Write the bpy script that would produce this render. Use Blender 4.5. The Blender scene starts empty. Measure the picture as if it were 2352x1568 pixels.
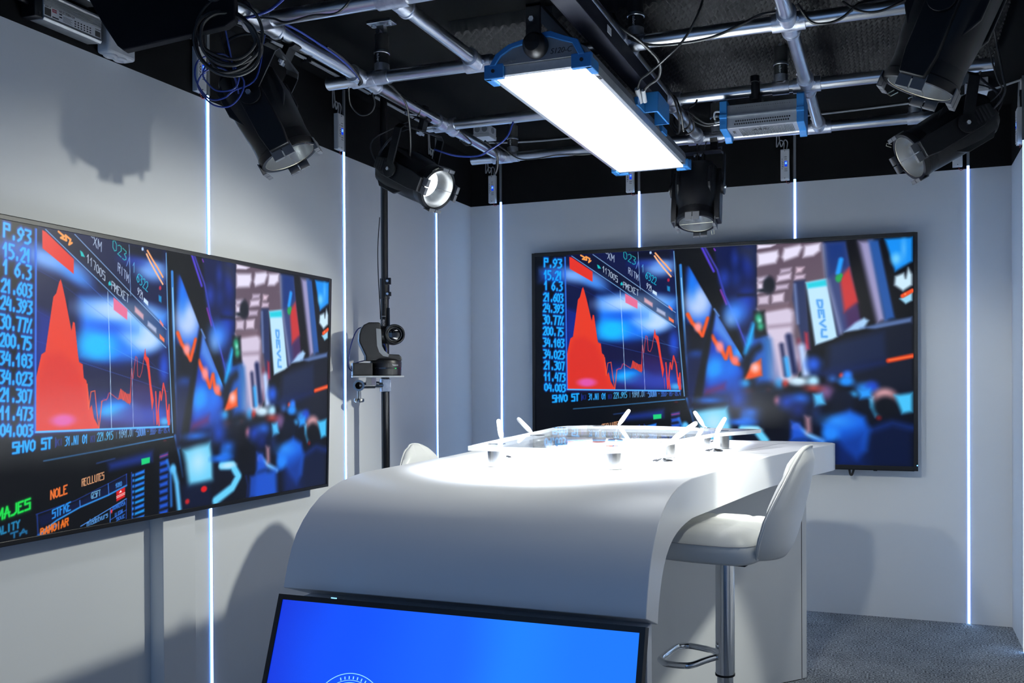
import bpy, bmesh, math, json, random
import numpy as np
from mathutils import Vector, Matrix

random.seed(7)
S = bpy.context.scene
COL = S.collection
V = Vector
PI = math.pi

# ------------------------------------------------------------------ materials
def nodes_of(name):
    m = bpy.data.materials.new(name)
    m.use_nodes = True
    return m, m.node_tree.nodes, m.node_tree.links


def pbr(name, col, rough=.5, metal=0., spec=.5, noise=None, bump=None, emit=None, estr=0., coat=0.):
    m, n, l = nodes_of(name)
    b = n['Principled BSDF']
    b.inputs['Base Color'].default_value = (*col, 1)
    b.inputs['Roughness'].default_value = rough
    b.inputs['Metallic'].default_value = metal
    b.inputs['Specular IOR Level'].default_value = spec
    if coat:
        b.inputs['Coat Weight'].default_value = coat
        b.inputs['Coat Roughness'].default_value = .1
    if emit:
        b.inputs['Emission Color'].default_value = (*emit, 1)
        b.inputs['Emission Strength'].default_value = estr
    tc = None
    if noise or bump:
        tc = n.new('ShaderNodeTexCoord')
    if noise:                      # (scale, low colour, high colour, rough variation)
        t = n.new('ShaderNodeTexNoise')
        t.inputs['Scale'].default_value = noise[0]
        t.inputs['Detail'].default_value = 5
        r = n.new('ShaderNodeValToRGB')
        r.color_ramp.elements[0].position = .35
        r.color_ramp.elements[1].position = .68
        r.color_ramp.elements[0].color = (*noise[1], 1)
        r.color_ramp.elements[1].color = (*noise[2], 1)
        l.new(tc.outputs['Object'], t.inputs['Vector'])
        l.new(t.outputs['Fac'], r.inputs['Fac'])
        l.new(r.outputs['Color'], b.inputs['Base Color'])
        if len(noise) > 3:
            mr = n.new('ShaderNodeMapRange')
            mr.inputs['To Min'].default_value = rough - noise[3]
            mr.inputs['To Max'].default_value = rough + noise[3]
            l.new(t.outputs['Fac'], mr.inputs['Value'])
            l.new(mr.outputs['Result'], b.inputs['Roughness'])
    if bump:                       # (scale, strength, distance)
        t2 = n.new('ShaderNodeTexNoise')
        t2.inputs['Scale'].default_value = bump[0]
        t2.inputs['Detail'].default_value = 4
        bp = n.new('ShaderNodeBump')
        bp.inputs['Strength'].default_value = bump[1]
        bp.inputs['Distance'].default_value = bump[2]
        l.new(tc.outputs['Object'], t2.inputs['Vector'])
        l.new(t2.outputs['Fac'], bp.inputs['Height'])
        l.new(bp.outputs['Normal'], b.inputs['Normal'])
    return m


def glow(name, col, strength):
    m, n, l = nodes_of(name)
    n.remove(n['Principled BSDF'])
    e = n.new('ShaderNodeEmission')
    e.inputs['Color'].default_value = (*col, 1)
    e.inputs['Strength'].default_value = strength
    l.new(e.outputs[0], n['Material Output'].inputs['Surface'])
    return m


def clear_glass(name, tint, ior=1.49, gain=1.0):
    m, n, l = nodes_of(name)
    n.remove(n['Principled BSDF'])
    tr = n.new('ShaderNodeBsdfTransparent')
    tr.inputs['Color'].default_value = (*tint, 1)
    gl = n.new('ShaderNodeBsdfGlossy')
    gl.inputs['Roughness'].default_value = .0
    fr = n.new('ShaderNodeFresnel')
    fr.inputs['IOR'].default_value = ior
    mx = n.new('ShaderNodeMixShader')
    mu = n.new('ShaderNodeMath'); mu.operation = 'MULTIPLY'; mu.inputs[1].default_value = gain
    l.new(fr.outputs[0], mu.inputs[0])
    l.new(mu.outputs[0], mx.inputs['Fac'])
    l.new(tr.outputs[0], mx.inputs[1])
    l.new(gl.outputs[0], mx.inputs[2])
    l.new(mx.outputs[0], n['Material Output'].inputs['Surface'])
    return m


M = {}
M['wall_white'] = pbr('painted white wall', (.76, .78, .79), .55, spec=.3, noise=(1.3, (.745, .765, .78), (.775, .79, .80)), bump=(180, .06, .001))
M['wall_black'] = pbr('matt black paint', (.0014, .0015, .0018), .8, spec=.06, noise=(3, (.0012, .0013, .0016), (.0017, .0018, .0022)))
M['ceiling'] = pbr('black ceiling paint', (.0016, .0017, .0019), .85, spec=.05, noise=(2, (.0014, .0015, .0017), (.0019, .002, .0022)))
M['foam'] = pbr('charcoal acoustic foam', (.020, .020, .021), .95, spec=.1, bump=(400, .2, .001))
M['desk'] = pbr('white lacquer', (.80, .81, .83), .32, spec=.4, bump=(60, .01, .001))
M['desk_edge'] = pbr('white laminate edge', (.78, .80, .83), .4, spec=.35)
M['pedestal'] = pbr('pale grey laminate', (.66, .68, .70), .45, spec=.3)
M['groove'] = pbr('inlay groove', (.42, .43, .46), .6)
M['dark_gap'] = pbr('dark joint', (.06, .06, .07), .7)
M['galv'] = pbr('galvanised steel', (.72, .75, .79), .30, 1., noise=(9, (.66, .69, .74), (.78, .80, .83), .03))
M['cast'] = pbr('cast galvanised fitting', (.62, .65, .72), .42, 1., noise=(40, (.50, .53, .60), (.72, .74, .80), .06))
M['chrome'] = pbr('chrome', (.78, .80, .82), .07, 1.)
M['dark_chrome'] = pbr('dark chrome', (.20, .20, .21), .14, 1.)
M['brushed'] = pbr('brushed steel', (.34, .34, .34), .24, 1., noise=(30, (.30, .30, .30), (.38, .38, .38), .05))
M['alu'] = pbr('silver aluminium', (.55, .57, .59), .42, .7, noise=(50, (.52, .54, .56), (.58, .60, .62)))
M['alu_dark'] = pbr('silver grey painted metal', (.20, .215, .24), .5, .3)
M['black_metal'] = pbr('black powder coated metal', (.0035, .004, .0055), .45, spec=.22, bump=(300, .05, .0006))
M['black_plastic'] = pbr('black plastic', (.0035, .0035, .0042), .38, spec=.35)
M['bezel'] = pbr('black screen frame', (.008, .008, .010), .38, spec=.4)
M['rail_black'] = pbr('black anodised rail', (.006, .007, .014), .6, spec=.15)
M['rubber'] = pbr('black rubber', (.012, .012, .013), .65, spec=.3)
M['cable_black'] = pbr('black cable', (.008, .008, .009), .45, spec=.5)
M['cable_grey'] = pbr('grey cable', (.33, .34, .36), .5)
M['cable_blue'] = pbr('blue cable', (.015, .035, .22), .4)
M['cable_red'] = pbr('red wire', (.30, .02, .03), .5)
M['blue'] = pbr('bright blue plastic', (.030, .20, .52), .45, spec=.4)
M['lamp_inner'] = pbr('pale reflector', (.40, .43, .45), .24, .85, spec=.5)
M['clip'] = pbr('brass toned wire', (.62, .58, .46), .3, .9)
M['tab'] = pbr('dark grey bracket', (.10, .105, .115), .5, spec=.4)
M['white_plastic'] = pbr('white plastic', (.82, .83, .84), .5, spec=.4)
M['grey_plastic'] = pbr('pale grey plastic', (.34, .36, .38), .55)
M['leather'] = pbr('white leather', (.72, .73, .72), .38, spec=.45, bump=(260, .10, .0012))
M['stitch'] = pbr('stitching', (.50, .50, .50), .7)
M['white_mic'] = pbr('white satin metal', (.80, .81, .82), .4, spec=.4)
M['flag'] = pbr('black cloth panel', (.007, .0075, .010), .8, spec=.1, bump=(500, .1, .001))
M['print_black'] = pbr('black print', (.012, .012, .014), .6)
M['print_grey'] = pbr('grey print', (.16, .17, .18), .6)
M['print_white'] = pbr('white print', (.62, .64, .68), .6)
M['print_red'] = pbr('red print', (.42, .03, .05), .5)
M['vent'] = pbr('vent opening', (.008, .008, .010), .8)
M['panel_light'] = glow('soft light diffuser', (.90, .95, 1.0), 4.)
M['led_core'] = glow('led line', (.33, .58, 1.0), 10.5)
M['led_side'] = glow('led diffuser side', (.10, .26, 1.0), 2.2)
M['emitter'] = glow('lamp emitter', (.96, .98, 1.0), 2.4)
M['digit'] = glow('display digits', (.30, .70, 1.0), 1.1)
M['display'] = glow('blue display', (.005, .05, .75), .7)
M['standby'] = glow('standby light', (.10, .40, 1.0), 4.)
M['green_led'] = glow('green indicator', (.02, .7, .12), 1.5)
M['hud'] = glow('bright screen graphic', (.30, .75, 1.0), .8)
M['acrylic'] = clear_glass('clear acrylic', (.97, .985, .99), 1.47, .82)
M['acrylic_edge'] = pbr('polished acrylic edge', (.78, .80, .84), .2, spec=.5)
M['lens_glass'] = pbr('dark lens glass', (.004, .004, .006), .03, spec=.8, coat=1.)


def screen_material(name, haze):
    m, n, l = nodes_of(name)
    b = n['Principled BSDF']
    a = n.new('ShaderNodeAttribute')
    a.attribute_name = 'picture'
    b.inputs['Base Color'].default_value = (haze, haze, haze, 1)
    b.inputs['Roughness'].default_value = .30
    b.inputs['Specular IOR Level'].default_value = .12
    b.inputs['Emission Strength'].default_value = .73
    l.new(a.outputs['Color'], b.inputs['Emission Color'])
    return m


M['screen'] = screen_material('picture screen', .004)
M['screen_painted_haze'] = screen_material('picture screen with painted glare haze', .012)  # paler base colour stands in for the glare washing out the left screen

# blue gradient of the front monitor
m, n, l = nodes_of('blue gradient screen')
b = n['Principled BSDF']
tc = n.new('ShaderNodeTexCoord'); sp = n.new('ShaderNodeSeparateXYZ'); rp = n.new('ShaderNodeValToRGB'); ns = n.new('ShaderNodeTexNoise')
ad = n.new('ShaderNodeMath'); ad.operation = 'MULTIPLY_ADD'; ad.inputs[1].default_value = .25
ns.inputs['Scale'].default_value = 1.6
rp.color_ramp.interpolation = 'EASE'
e = rp.color_ramp.elements
e[0].position = .05; e[0].color = (.006, .033, .70, 1)
e[1].position = 1.0; e[1].color = (.010, .19, 1.0, 1)
x = e.new(.30); x.color = (.006, .085, 1.0, 1)
x = e.new(.62); x.color = (.010, .13, 1.0, 1)
x = e.new(.80); x.color = (.012, .22, 1.0, 1)
l.new(tc.outputs['Object'], sp.inputs[0]); l.new(tc.outputs['Object'], ns.inputs['Vector'])
l.new(ns.outputs['Fac'], ad.inputs[0]); l.new(sp.outputs['X'], ad.inputs[2]); l.new(ad.outputs[0], rp.inputs['Fac'])
b.inputs['Base Color'].default_value = (.004, .004, .006, 1); b.inputs['Roughness'].default_value = .25
b.inputs['Emission Strength'].default_value = .70
l.new(rp.outputs['Color'], b.inputs['Emission Color'])
ad.inputs[1].default_value = .2
M['blue_screen'] = m

# carpet
m, n, l = nodes_of('grey loop carpet')
b = n['Principled BSDF']
tc = n.new('ShaderNodeTexCoord'); mp = n.new('ShaderNodeMapping'); mp.inputs['Scale'].default_value = (1, 1.5, 1)
n1 = n.new('ShaderNodeTexNoise'); n1.inputs['Scale'].default_value = 120; n1.inputs['Detail'].default_value = 3
n2 = n.new('ShaderNodeTexNoise'); n2.inputs['Scale'].default_value = 6; n2.inputs['Detail'].default_value = 3
rp = n.new('ShaderNodeValToRGB')
rp.color_ramp.elements[0].position = .36; rp.color_ramp.elements[0].color = (.030, .035, .042, 1)
rp.color_ramp.elements[1].position = .66; rp.color_ramp.elements[1].color = (.52, .55, .58, 1)
mx = n.new('ShaderNodeMath'); mx.operation = 'MULTIPLY_ADD'; mx.inputs[1].default_value = .12
bp = n.new('ShaderNodeBump'); bp.inputs['Strength'].default_value = .9; bp.inputs['Distance'].default_value = .006
l.new(tc.outputs['Object'], mp.inputs['Vector']); l.new(mp.outputs[0], n1.inputs['Vector']); l.new(tc.outputs['Object'], n2.inputs['Vector'])
l.new(n2.outputs['Fac'], mx.inputs[0]); l.new(n1.outputs['Fac'], mx.inputs[2])
sb = n.new('ShaderNodeMath'); sb.operation = 'SUBTRACT'; sb.inputs[1].default_value = .06
l.new(mx.outputs[0], sb.inputs[0]); l.new(sb.outputs[0], rp.inputs['Fac'])
l.new(rp.outputs['Color'], b.inputs['Base Color']); l.new(n1.outputs['Fac'], bp.inputs['Height']); l.new(bp.outputs[0], b.inputs['Normal'])
b.inputs['Roughness'].default_value = .95; b.inputs['Specular IOR Level'].default_value = .1
M['carpet'] = m

# ------------------------------------------------------------------ mesh builder
ORI = {}


def frame_of(d, hint=V((0, 0, 1))):
    d = V(d).normalized()
    if abs(d.dot(hint)) > .98:
        hint = V((1, 0, 0))
    x = hint.cross(d).normalized()
    return x, d.cross(x), d


class MB:
    def __init__(s):
        s.v, s.f, s.m, s.sm = [], [], [], []

    def add(s, vs, fs, m=0, smooth=False):
        o = len(s.v)
        s.v += [V(p) for p in vs]
        for f in fs:
            s.f.append([i + o for i in f]); s.m.append(m); s.sm.append(smooth)
        return s

    def obox(s, c, hx, hy, hz, m=0):
        """box from a centre and three half-axis vectors"""
        c, hx, hy, hz = V(c), V(hx), V(hy), V(hz)
        vs = [c + i * hx + j * hy + k * hz for k in (-1, 1) for j in (-1, 1) for i in (-1, 1)]
        return s.add(vs, [(0, 2, 3, 1), (4, 5, 7, 6), (0, 1, 5, 4), (2, 6, 7, 3), (0, 4, 6, 2), (1, 3, 7, 5)], m)

    def box(s, a, b, m=0):
        a, b = V(a), V(b); c = (a + b) / 2; h = (b - a) / 2
        return s.obox(c, (h.x, 0, 0), (0, h.y, 0), (0, 0, h.z), m)

    def cyl(s, p0, p1, r0, r1=None, n=24, m=0, cap=True):
        p0, p1 = V(p0), V(p1); r1 = r0 if r1 is None else r1
        x, y, d = frame_of(p1 - p0)
        vs = []
        for p, r in ((p0, r0), (p1, r1)):
            vs += [p + r * (math.cos(2 * PI * i / n) * x + math.sin(2 * PI * i / n) * y) for i in range(n)]
        fs = [(i, (i + 1) % n, n + (i + 1) % n, n + i) for i in range(n)]
        s.add(vs, fs, m, True)
        if cap:
            s.add(vs, [tuple(range(n - 1, -1, -1)), tuple(range(n, 2 * n))], m, False)
        return s

    def lathe(s, o, d, prof, n=32, m=0, close=False):
        """prof: (radius, distance along d)"""
        o = V(o); x, y, d = frame_of(d)
        vs = []
        for r, h in prof:
            r = max(r, 1e-5)
            vs += [o + d * h + r * (math.cos(2 * PI * i / n) * x + math.sin(2 * PI * i / n) * y) for i in range(n)]
        fs = []
        k = len(prof)
        for j in range(k if close else k - 1):
            a, b = j * n, ((j + 1) % k) * n
            fs += [(a + i, a + (i + 1) % n, b + (i + 1) % n, b + i) for i in range(n)]
        return s.add(vs, fs, m, True)

    def tube(s, pts, r, n=8, m=0, smooth=4, closed=False):
        pts = [V(p) for p in pts]
        if smooth and len(pts) > 2:
            out = []
            k = len(pts)
            rng = range(k if closed else k - 1)
            for i in rng:
                if closed:
                    a, b, c, d = pts[i - 1], pts[i], pts[(i + 1) % k], pts[(i + 2) % k]
                else:
                    a, b, c, d = pts[max(i - 1, 0)], pts[i], pts[i + 1], pts[min(i + 2, k - 1)]
                for j in range(smooth):
                    t = j / smooth
                    out.append(.5 * ((2 * b) + (c - a) * t + (2 * a - 5 * b + 4 * c - d) * t * t + (3 * b - a - 3 * c + d) * t ** 3))
            if not closed:
                out.append(pts[-1])
            pts = out
        k = len(pts)
        vs, x = [], None
        for i, p in enumerate(pts):
            if closed:
                d = pts[(i + 1) % k] - pts[i - 1]
            else:
                d = pts[min(i + 1, k - 1)] - pts[max(i - 1, 0)]
            d.normalize()
            if x is None:
                x = frame_of(d)[0]
            x = (x - d * x.dot(d)).normalized()
            y = d.cross(x)
            vs += [p + r * (math.cos(2 * PI * j / n) * x + math.sin(2 * PI * j / n) * y) for j in range(n)]
        fs = []
        for i in range(k if closed else k - 1):
            a, b = i * n, ((i + 1) % k) * n
            fs += [(a + j, a + (j + 1) % n, b + (j + 1) % n, b + j) for j in range(n)]
        s.add(vs, fs, m, True)
        if not closed:
            s.add(vs, [tuple(range(n - 1, -1, -1)), tuple(range((k - 1) * n, k * n))], m, False)
        return s

    def prism(s, poly, off, m=0, side=None, shift=None):
        """poly: 3D points, extruded by the vector off"""
        poly = [V(p) + (shift or V((0, 0, 0))) for p in poly]; off = V(off); n = len(poly)
        vs = poly + [p + off for p in poly]
        s.add(vs, [tuple(range(n - 1, -1, -1)), tuple(range(n, 2 * n))], m)
        return s.add(vs, [(i, (i + 1) % n, n + (i + 1) % n, n + i) for i in range(n)], m if side is None else side)

    def loft(s, rings, m=0, cap=True, smooth=True):
        n = len(rings[0])
        vs = [p for r in rings for p in r]
        fs = []
        for j in range(len(rings) - 1):
            fs += [(j * n + i, j * n + (i + 1) % n, (j + 1) * n + (i + 1) % n, (j + 1) * n + i) for i in range(n)]
        s.add(vs, fs, m, smooth)
        if cap:
            s.add(vs, [tuple(range(n - 1, -1, -1)), tuple(range((len(rings) - 1) * n, len(rings) * n))], m, False)
        return s

    def grid(s, P, m=0, smooth=True):
        """P[i][j] points"""
        a, b = len(P), len(P[0])
        vs = [p for r in P for p in r]
        return s.add(vs, [(i * b + j, i * b + j + 1, (i + 1) * b + j + 1, (i + 1) * b + j) for i in range(a - 1) for j in range(b - 1)], m, smooth)

    def build(s, name, mats, parent=None, bevel=0., seg=2, angle=35, loc=None, sub=0):
        me = bpy.data.meshes.new(name)
        o = ORI.get(parent, V((0, 0, 0))) if parent else (V(loc) if loc else V((0, 0, 0)))
        me.from_pydata([tuple(p - o) for p in s.v], [], s.f)
        me.polygons.foreach_set('material_index', s.m)
        me.polygons.foreach_set('use_smooth', s.sm)
        me.update()
        bm = bmesh.new(); bm.from_mesh(me)
        bmesh.ops.remove_doubles(bm, verts=bm.verts, dist=1e-5)
        bmesh.ops.recalc_face_normals(bm, faces=bm.faces)
        bm.to_mesh(me); bm.free()
        if any(s.sm):
            me.set_sharp_from_angle(angle=math.radians(angle))
        for k in (mats if isinstance(mats, (list, tuple)) else [mats]):
            me.materials.append(M[k])
        ob = bpy.data.objects.new(name, me)
        COL.objects.link(ob)
        if parent:
            ob.parent = parent
            ORI[ob] = o
        else:
            ob.location = o
            ORI[ob] = o
        if bevel:
            md = ob.modifiers.new('soft edges', 'BEVEL'); md.width = bevel; md.segments = seg; md.limit_method = 'ANGLE'; md.angle_limit = math.radians(38)
        if sub:
            md = ob.modifiers.new('smooth', 'SUBSURF'); md.levels = sub; md.render_levels = sub
        return ob


def tag(o, label, cat, group=None, kind=None):
    o['label'] = label; o['category'] = cat
    if group: o['group'] = group
    if kind: o['kind'] = kind
    return o


def thing(name, label, cat, loc=(0, 0, 0), group=None):
    o = bpy.data.objects.new(name, None)
    o.empty_display_size = .05
    COL.objects.link(o)
    o.location = loc
    ORI[o] = V(loc)
    return tag(o, label, cat, group)


def struct(o, label=None):
    o['kind'] = 'structure'
    if label: o['label'] = label
    return o


def copy_tree(o, parent=None):
    c = o.copy(); COL.objects.link(c); ORI[c] = ORI[o]
    if parent: c.parent = parent
    for ch in list(o.children):
        copy_tree(ch, c)
    return c


def lettering(name, text, o, ux, uz, size, mat, parent, align='LEFT', thick=.0006, shear=0.):
    """flat raised lettering: o = baseline point, ux = reading direction, uz = up"""
    cu = bpy.data.curves.new(name, 'FONT')
    cu.body = text; cu.size = size; cu.align_x = align; cu.extrude = thick; cu.shear = shear
    tmp = bpy.data.objects.new('tmp', cu); COL.objects.link(tmp)
    dg = bpy.context.evaluated_depsgraph_get(); dg.update()
    me = bpy.data.meshes.new_from_object(tmp.evaluated_get(dg))
    bpy.data.objects.remove(tmp)
    me.name = name
    ux = V(ux).normalized(); uz = V(uz).normalized(); un = ux.cross(uz)
    mt = Matrix((ux, uz, un)).transposed().to_4x4(); mt.translation = V(o) - ORI.get(parent, V((0, 0, 0)))
    me.transform(mt)
    me.materials.clear(); me.materials.append(M[mat])
    for p in me.polygons: p.material_index = 0
    ob = bpy.data.objects.new(name, me); COL.objects.link(ob)
    ob.parent = parent; ORI[ob] = ORI.get(parent, V((0, 0, 0)))
    return ob


def cable(name, pts, r, mat, label, group=None, sm=6):
    o = MB().tube(pts, r, 8, 0, sm).build(name, mat)
    return tag(o, label, 'cable', group)


# ------------------------------------------------------------------ the room
XL, XR, YB, HT, HC = -2.529, .590, 4.991, 2.40, 2.72
Y0 = -1.2
struct(MB().box((XL - .1, Y0, -.1), (XR + .1, YB + .1, 0)).build('floor', 'carpet'))
struct(MB().box((XL - .1, Y0, HC), (XR + .1, YB + .1, HC + .1)).build('ceiling', 'ceiling'))


def wall(name, a, b):
    w = MB().box((*a, 0), (*b, HT), 0).box((*a, HT), (*b, HC), 1)
    return struct(w.build(name, ['wall_white', 'wall_black']))


wall('wall_left', (XL - .1, Y0), (XL, YB + .1))
wall('wall_back', (XL, YB), (XR, YB + .1))
wall('wall_right', (XR, Y0), (XR + .1, YB + .1))

# slim boxed channel on the left wall, behind the left screen
t = MB().box((XL, 2.440, 0), (XL + .062, 2.592, 1.70)).build('trim_1', 'wall_white', bevel=.002)
struct(t, 'white boxed cable channel on the left wall under the left screen')

# egg-crate foam under the ceiling
nx, ny = 330, 158
fx0, fx1, fy0, fy1, fz = -1.66, .42, 3.085, 4.10, HC - .045
gx = np.linspace(fx0, fx1, nx); gy = np.linspace(fy0, fy1, ny)
XX, YY = np.meshgrid(gx, gy, indexing='ij')
ZZ = fz + .007 * (np.cos((XX + YY) * 2 * PI / .040) + np.cos((XX - YY) * 2 * PI / .040))
ZZ[0, :] = ZZ[-1, :] = HC; ZZ[:, 0] = ZZ[:, -1] = HC
vs = np.stack([XX, YY, ZZ], -1).reshape(-1, 3)
idx = np.arange(nx * ny).reshape(nx, ny)
fs = np.stack([idx[:-1, :-1], idx[:-1, 1:], idx[1:, 1:], idx[1:, :-1]], -1).reshape(-1, 4)
fo = MB()
fo.v = [V(p) for p in vs]; fo.f = fs.tolist(); fo.m = [0] * len(fs); fo.sm = [True] * len(fs)
tag(fo.build('acoustic_foam', 'foam', angle=80), 'dark egg-crate acoustic foam sheet fixed under the black ceiling', 'foam')

# ------------------------------------------------------------------ light strips let into the walls
def strip(pos, nrm, label, z1=2.415, z0=0.004):
    p = V(pos); nrm = V(nrm); w = V((0, 0, 1)).cross(nrm)
    t = thing('led_strip', label, 'led strip', (p.x, p.y, 0), 'vertical light strips on the walls')
    MB().obox(p + V((0, 0, (z0 + z1) / 2)) + nrm * .0022, w * .0054, nrm * .0022, V((0, 0, (z1 - z0) / 2))).build('light_line', 'led_core', t)
    e = MB()
    for s_ in (-1, 1):
        e.obox(p + V((0, 0, (z0 + z1) / 2)) + w * s_ * .0062 + nrm * .0018, w * .0008, nrm * .0018, V((0, 0, (z1 - z0) / 2)))
    e.build('diffuser_edge', 'led_side', t)
    MB().obox(p + V((0, 0, (z1 + HC) / 2)) + nrm * .004, w * .0068, nrm * .004, V((0, 0, (HC - z1) / 2 - .001))).build('channel', 'alu_dark', t)
    return t


lft = V((1, 0, 0)); bck = V((0, -1, 0)); rgt = V((-1, 0, 0))
for y, lab in ((2.735, 'glowing light strip crossing behind the big left screen'), (3.630, 'glowing light strip on the left wall beside the black pole'), (4.541, 'glowing light strip on the left wall nearest the far corner')):
    strip((XL, y, 0), lft, lab)
for xx, lab in ((-2.318, 'glowing light strip on the back wall nearest the left corner'), (-1.416, 'glowing light strip above the left part of the back screen'),
                (-.511, 'glowing light strip above the right part of the back screen'), (.382, 'tall glowing light strip right of the back screen')):
    strip((xx, YB, 0), bck, lab)
strip((XR, 4.545, 0), rgt, 'glowing light strip on the right wall at the picture edge')


# ------------------------------------------------------------------ small white dimmer boxes over the strips
def controller(c, nrm, label, num):
    c, nrm = V(c), V(nrm); w = V((0, 0, 1)).cross(nrm); up = V((0, 0, 1))
    t = thing('led_controller', label, 'control box', c, 'white dimmer boxes above the light strips')
    b = MB()
    b.obox(c + nrm * .012, w * .024, nrm * .012, up * .086)
    b.obox(c + nrm * .0255, w * .0215, nrm * .0015, up * .080)
    b.build('box_body', 'white_plastic', t, bevel=.003)
    f = c + nrm * .0272
    MB().obox(f + w * .006 + up * .004, w * .0075, nrm * .0006, up * .0155).build('display', 'display', t)
    lettering('display_digits', num, f + w * .0012 + up * .015 + nrm * .0008, -up, w, .0145, 'digit', t)
    for k in range(3):
        MB().obox(f - w * .010 + up * (.010 - .011 * k), w * .002, nrm * .0008, up * .002).build('button', 'print_black', t)
    for k in (-1, 1):
        MB().obox(f + up * .076 * k, w * .002, nrm * .0006, up * .002).build('screw', 'print_black', t)
    p = MB()
    for k in range(5):
        p.obox(f - w * .014 + up * (.03 - .013 * k), w * .0012, nrm * .0004, up * .004)
    for k in range(2):
        p.obox(f + w * .004 + up * (.030 + .012 * k), w * .007, nrm * .0004, up * .0015)
        p.obox(f + w * .006 - up * (.026 + .010 * k), w * .008, nrm * .0004, up * .0015)
    p.build('printed_marks', 'print_grey', t)
    k = MB()
    for s_ in (-1, 1):
        k.tube([c + nrm * .012 + w * .008 * s_ + up * .085, c + nrm * .014 + w * (.010 * s_ + .004) + up * .125, c + nrm * .012 + w * (-.014 + .012 * s_) + up * .140,
                c + nrm * .012 + w * (-.034 + .012 * s_) + up * .105, c + nrm * .010 + w * (-.04 + .006 * s_) + up * .17, c + nrm * .008 + w * (-.04 + .006 * s_) + up * (HC - c.z - .002)], .0032, 8, 0, 6)
    k.build('supply_cable', 'cable_grey', t)
    MB().tube([c + nrm * .010 - up * .086 + w * .004, c + nrm * .012 - up * .104 + w * .014, c + nrm * .008 - up * .098 + w * .030], .0016, 6).build('output_wire', 'cable_red', t)
    return t


BX = .052
for y, lab, num in ((2.735 - BX, 'white dimmer box behind the hanging cable coil', '06'), (3.630 - BX, 'white dimmer box above the strip beside the left spotlight', '93'), (4.541 - BX, 'white dimmer box hidden behind the second spotlight yoke', '98')):
    controller((XL, y, 2.497), lft, lab, num)
for xx, lab, num in ((-2.318 - BX, 'white dimmer box on the black wall near the left corner', '95'), (-1.416 - BX, 'white dimmer box just below the soft light panel end', '91'),
                     (-.511 - BX, 'white dimmer box under the silver ballast', '98'), (.382 - BX, 'white dimmer box below the far right spotlight', '90')):
    controller((xx, YB, 2.497), bck, lab, num)
controller((XR, 4.600, 2.497), rgt, 'white dimmer box on the right wall at the picture edge', '90')

# ------------------------------------------------------------------ pipe grid
ZP, RP = 2.50, .0242
PX = {'left': -1.985, 'short': -1.478, 'middle': -.905, 'right': -.325}
AY = [2.39, 2.995, 3.66, 4.297]
AX = [(-1.985, .45), (-2.155, .30), (-2.115, .372), (-2.168, .25)]
across_lab = ['galvanised crossbar nearest the camera at the top left', 'galvanised crossbar with the open left end by the upper hanger', 'galvanised crossbar carrying the silver ballast', 'galvanised crossbar farthest back, above the centre spotlight']


def fitting(par, c, a0=True, a1=True, vert=False):
    c = V(c)
    f = MB()
    f.cyl(c - V((.055, 0, 0)), c + V((.055, 0, 0)), .0305, n=28)
    for s_, on in ((-1, a0), (1, a1)):
        if on:
            f.cyl(c + V((0, s_ * .015, 0)), c + V((0, s_ * .085, 0)), .0300, n=28)
            f.lathe(c + V((0, s_ * .085, 0)), (0, s_, 0), [(.0300, 0), (.0335, -.001), (.0335, -.010), (.030, -.012)], 28)
    for s_ in (-1, 1):
        f.cyl(c + V((s_ * .03, -.030, -.006)), c + V((s_ * .03, -.037, -.008)), .008, n=10)
        f.cyl(c + V((-.026, s_ * .06, .024)), c + V((-.034, s_ * .06, .030)), .007, n=10)
    return f.build('pipe_fitting', 'cast', par)


bars = []
for i, y in enumerate(AY):
    a, b_ = AX[i]
    t = thing('scaffold_pipe', across_lab[i], 'pipe', (a, y, ZP), 'crossbars of the lighting grid')
    p = MB()
    p.cyl((a, y, ZP), (b_, y, ZP), RP, n=32, cap=False)
    p.lathe((a, y, ZP), (1, 0, 0), [(RP, 0), (RP - .004, 0), (RP - .004, .25)], 32)
    p.lathe((b_, y, ZP), (-1, 0, 0), [(RP, 0), (RP - .004, 0), (RP - .004, .25)], 32)
    p.build('pipe', 'galv', t)
    bars.append(t)
fitting(bars[0], (PX['left'], AY[0], ZP)); fitting(bars[0], (PX['short'], AY[0], ZP), False, True)
fitting(bars[1], (PX['left'], AY[1], ZP)); fitting(bars[1], (PX['short'], AY[1], ZP), True, False); fitting(bars[1], (PX['middle'], AY[1], ZP)); fitting(bars[1], (PX['right'], AY[1], ZP))
fitting(bars[2], (PX['left'], AY[2], ZP)); fitting(bars[2], (PX['middle'], AY[2], ZP)); fitting(bars[2], (PX['right'], AY[2], ZP))
fitting(bars[3], (PX['left'], AY[3], ZP), True, False); fitting(bars[3], (PX['middle'], AY[3], ZP), True, False); fitting(bars[3], (PX['right'], AY[3], ZP), True, False)
bay = ['near end', 'in the first bay', 'in the second bay', 'in the farthest bay']
rowname = {'left': 'along the left wall', 'middle': 'beside the soft light panel', 'right': 'over the silver ballast', 'short': 'between the left and middle rows'}
for k, xx in PX.items():
    ends = [1.25] + AY if k != 'short' else AY[:2]
    for j in range(len(ends) - 1):
        a = ends[j] + (.026 if (j or k == 'short') else 0); b_ = ends[j + 1] - .026
        o = MB().cyl((xx, a, ZP), (xx, b_, ZP), RP, n=32).build('scaffold_pipe', 'galv', loc=(xx, a, ZP))
        bn = bay[1] if k == 'short' else bay[j]
        tag(o, f'galvanised lengthwise pipe {rowname[k]}, {bn}', 'pipe', 'lengthwise pipes of the lighting grid')

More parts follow.
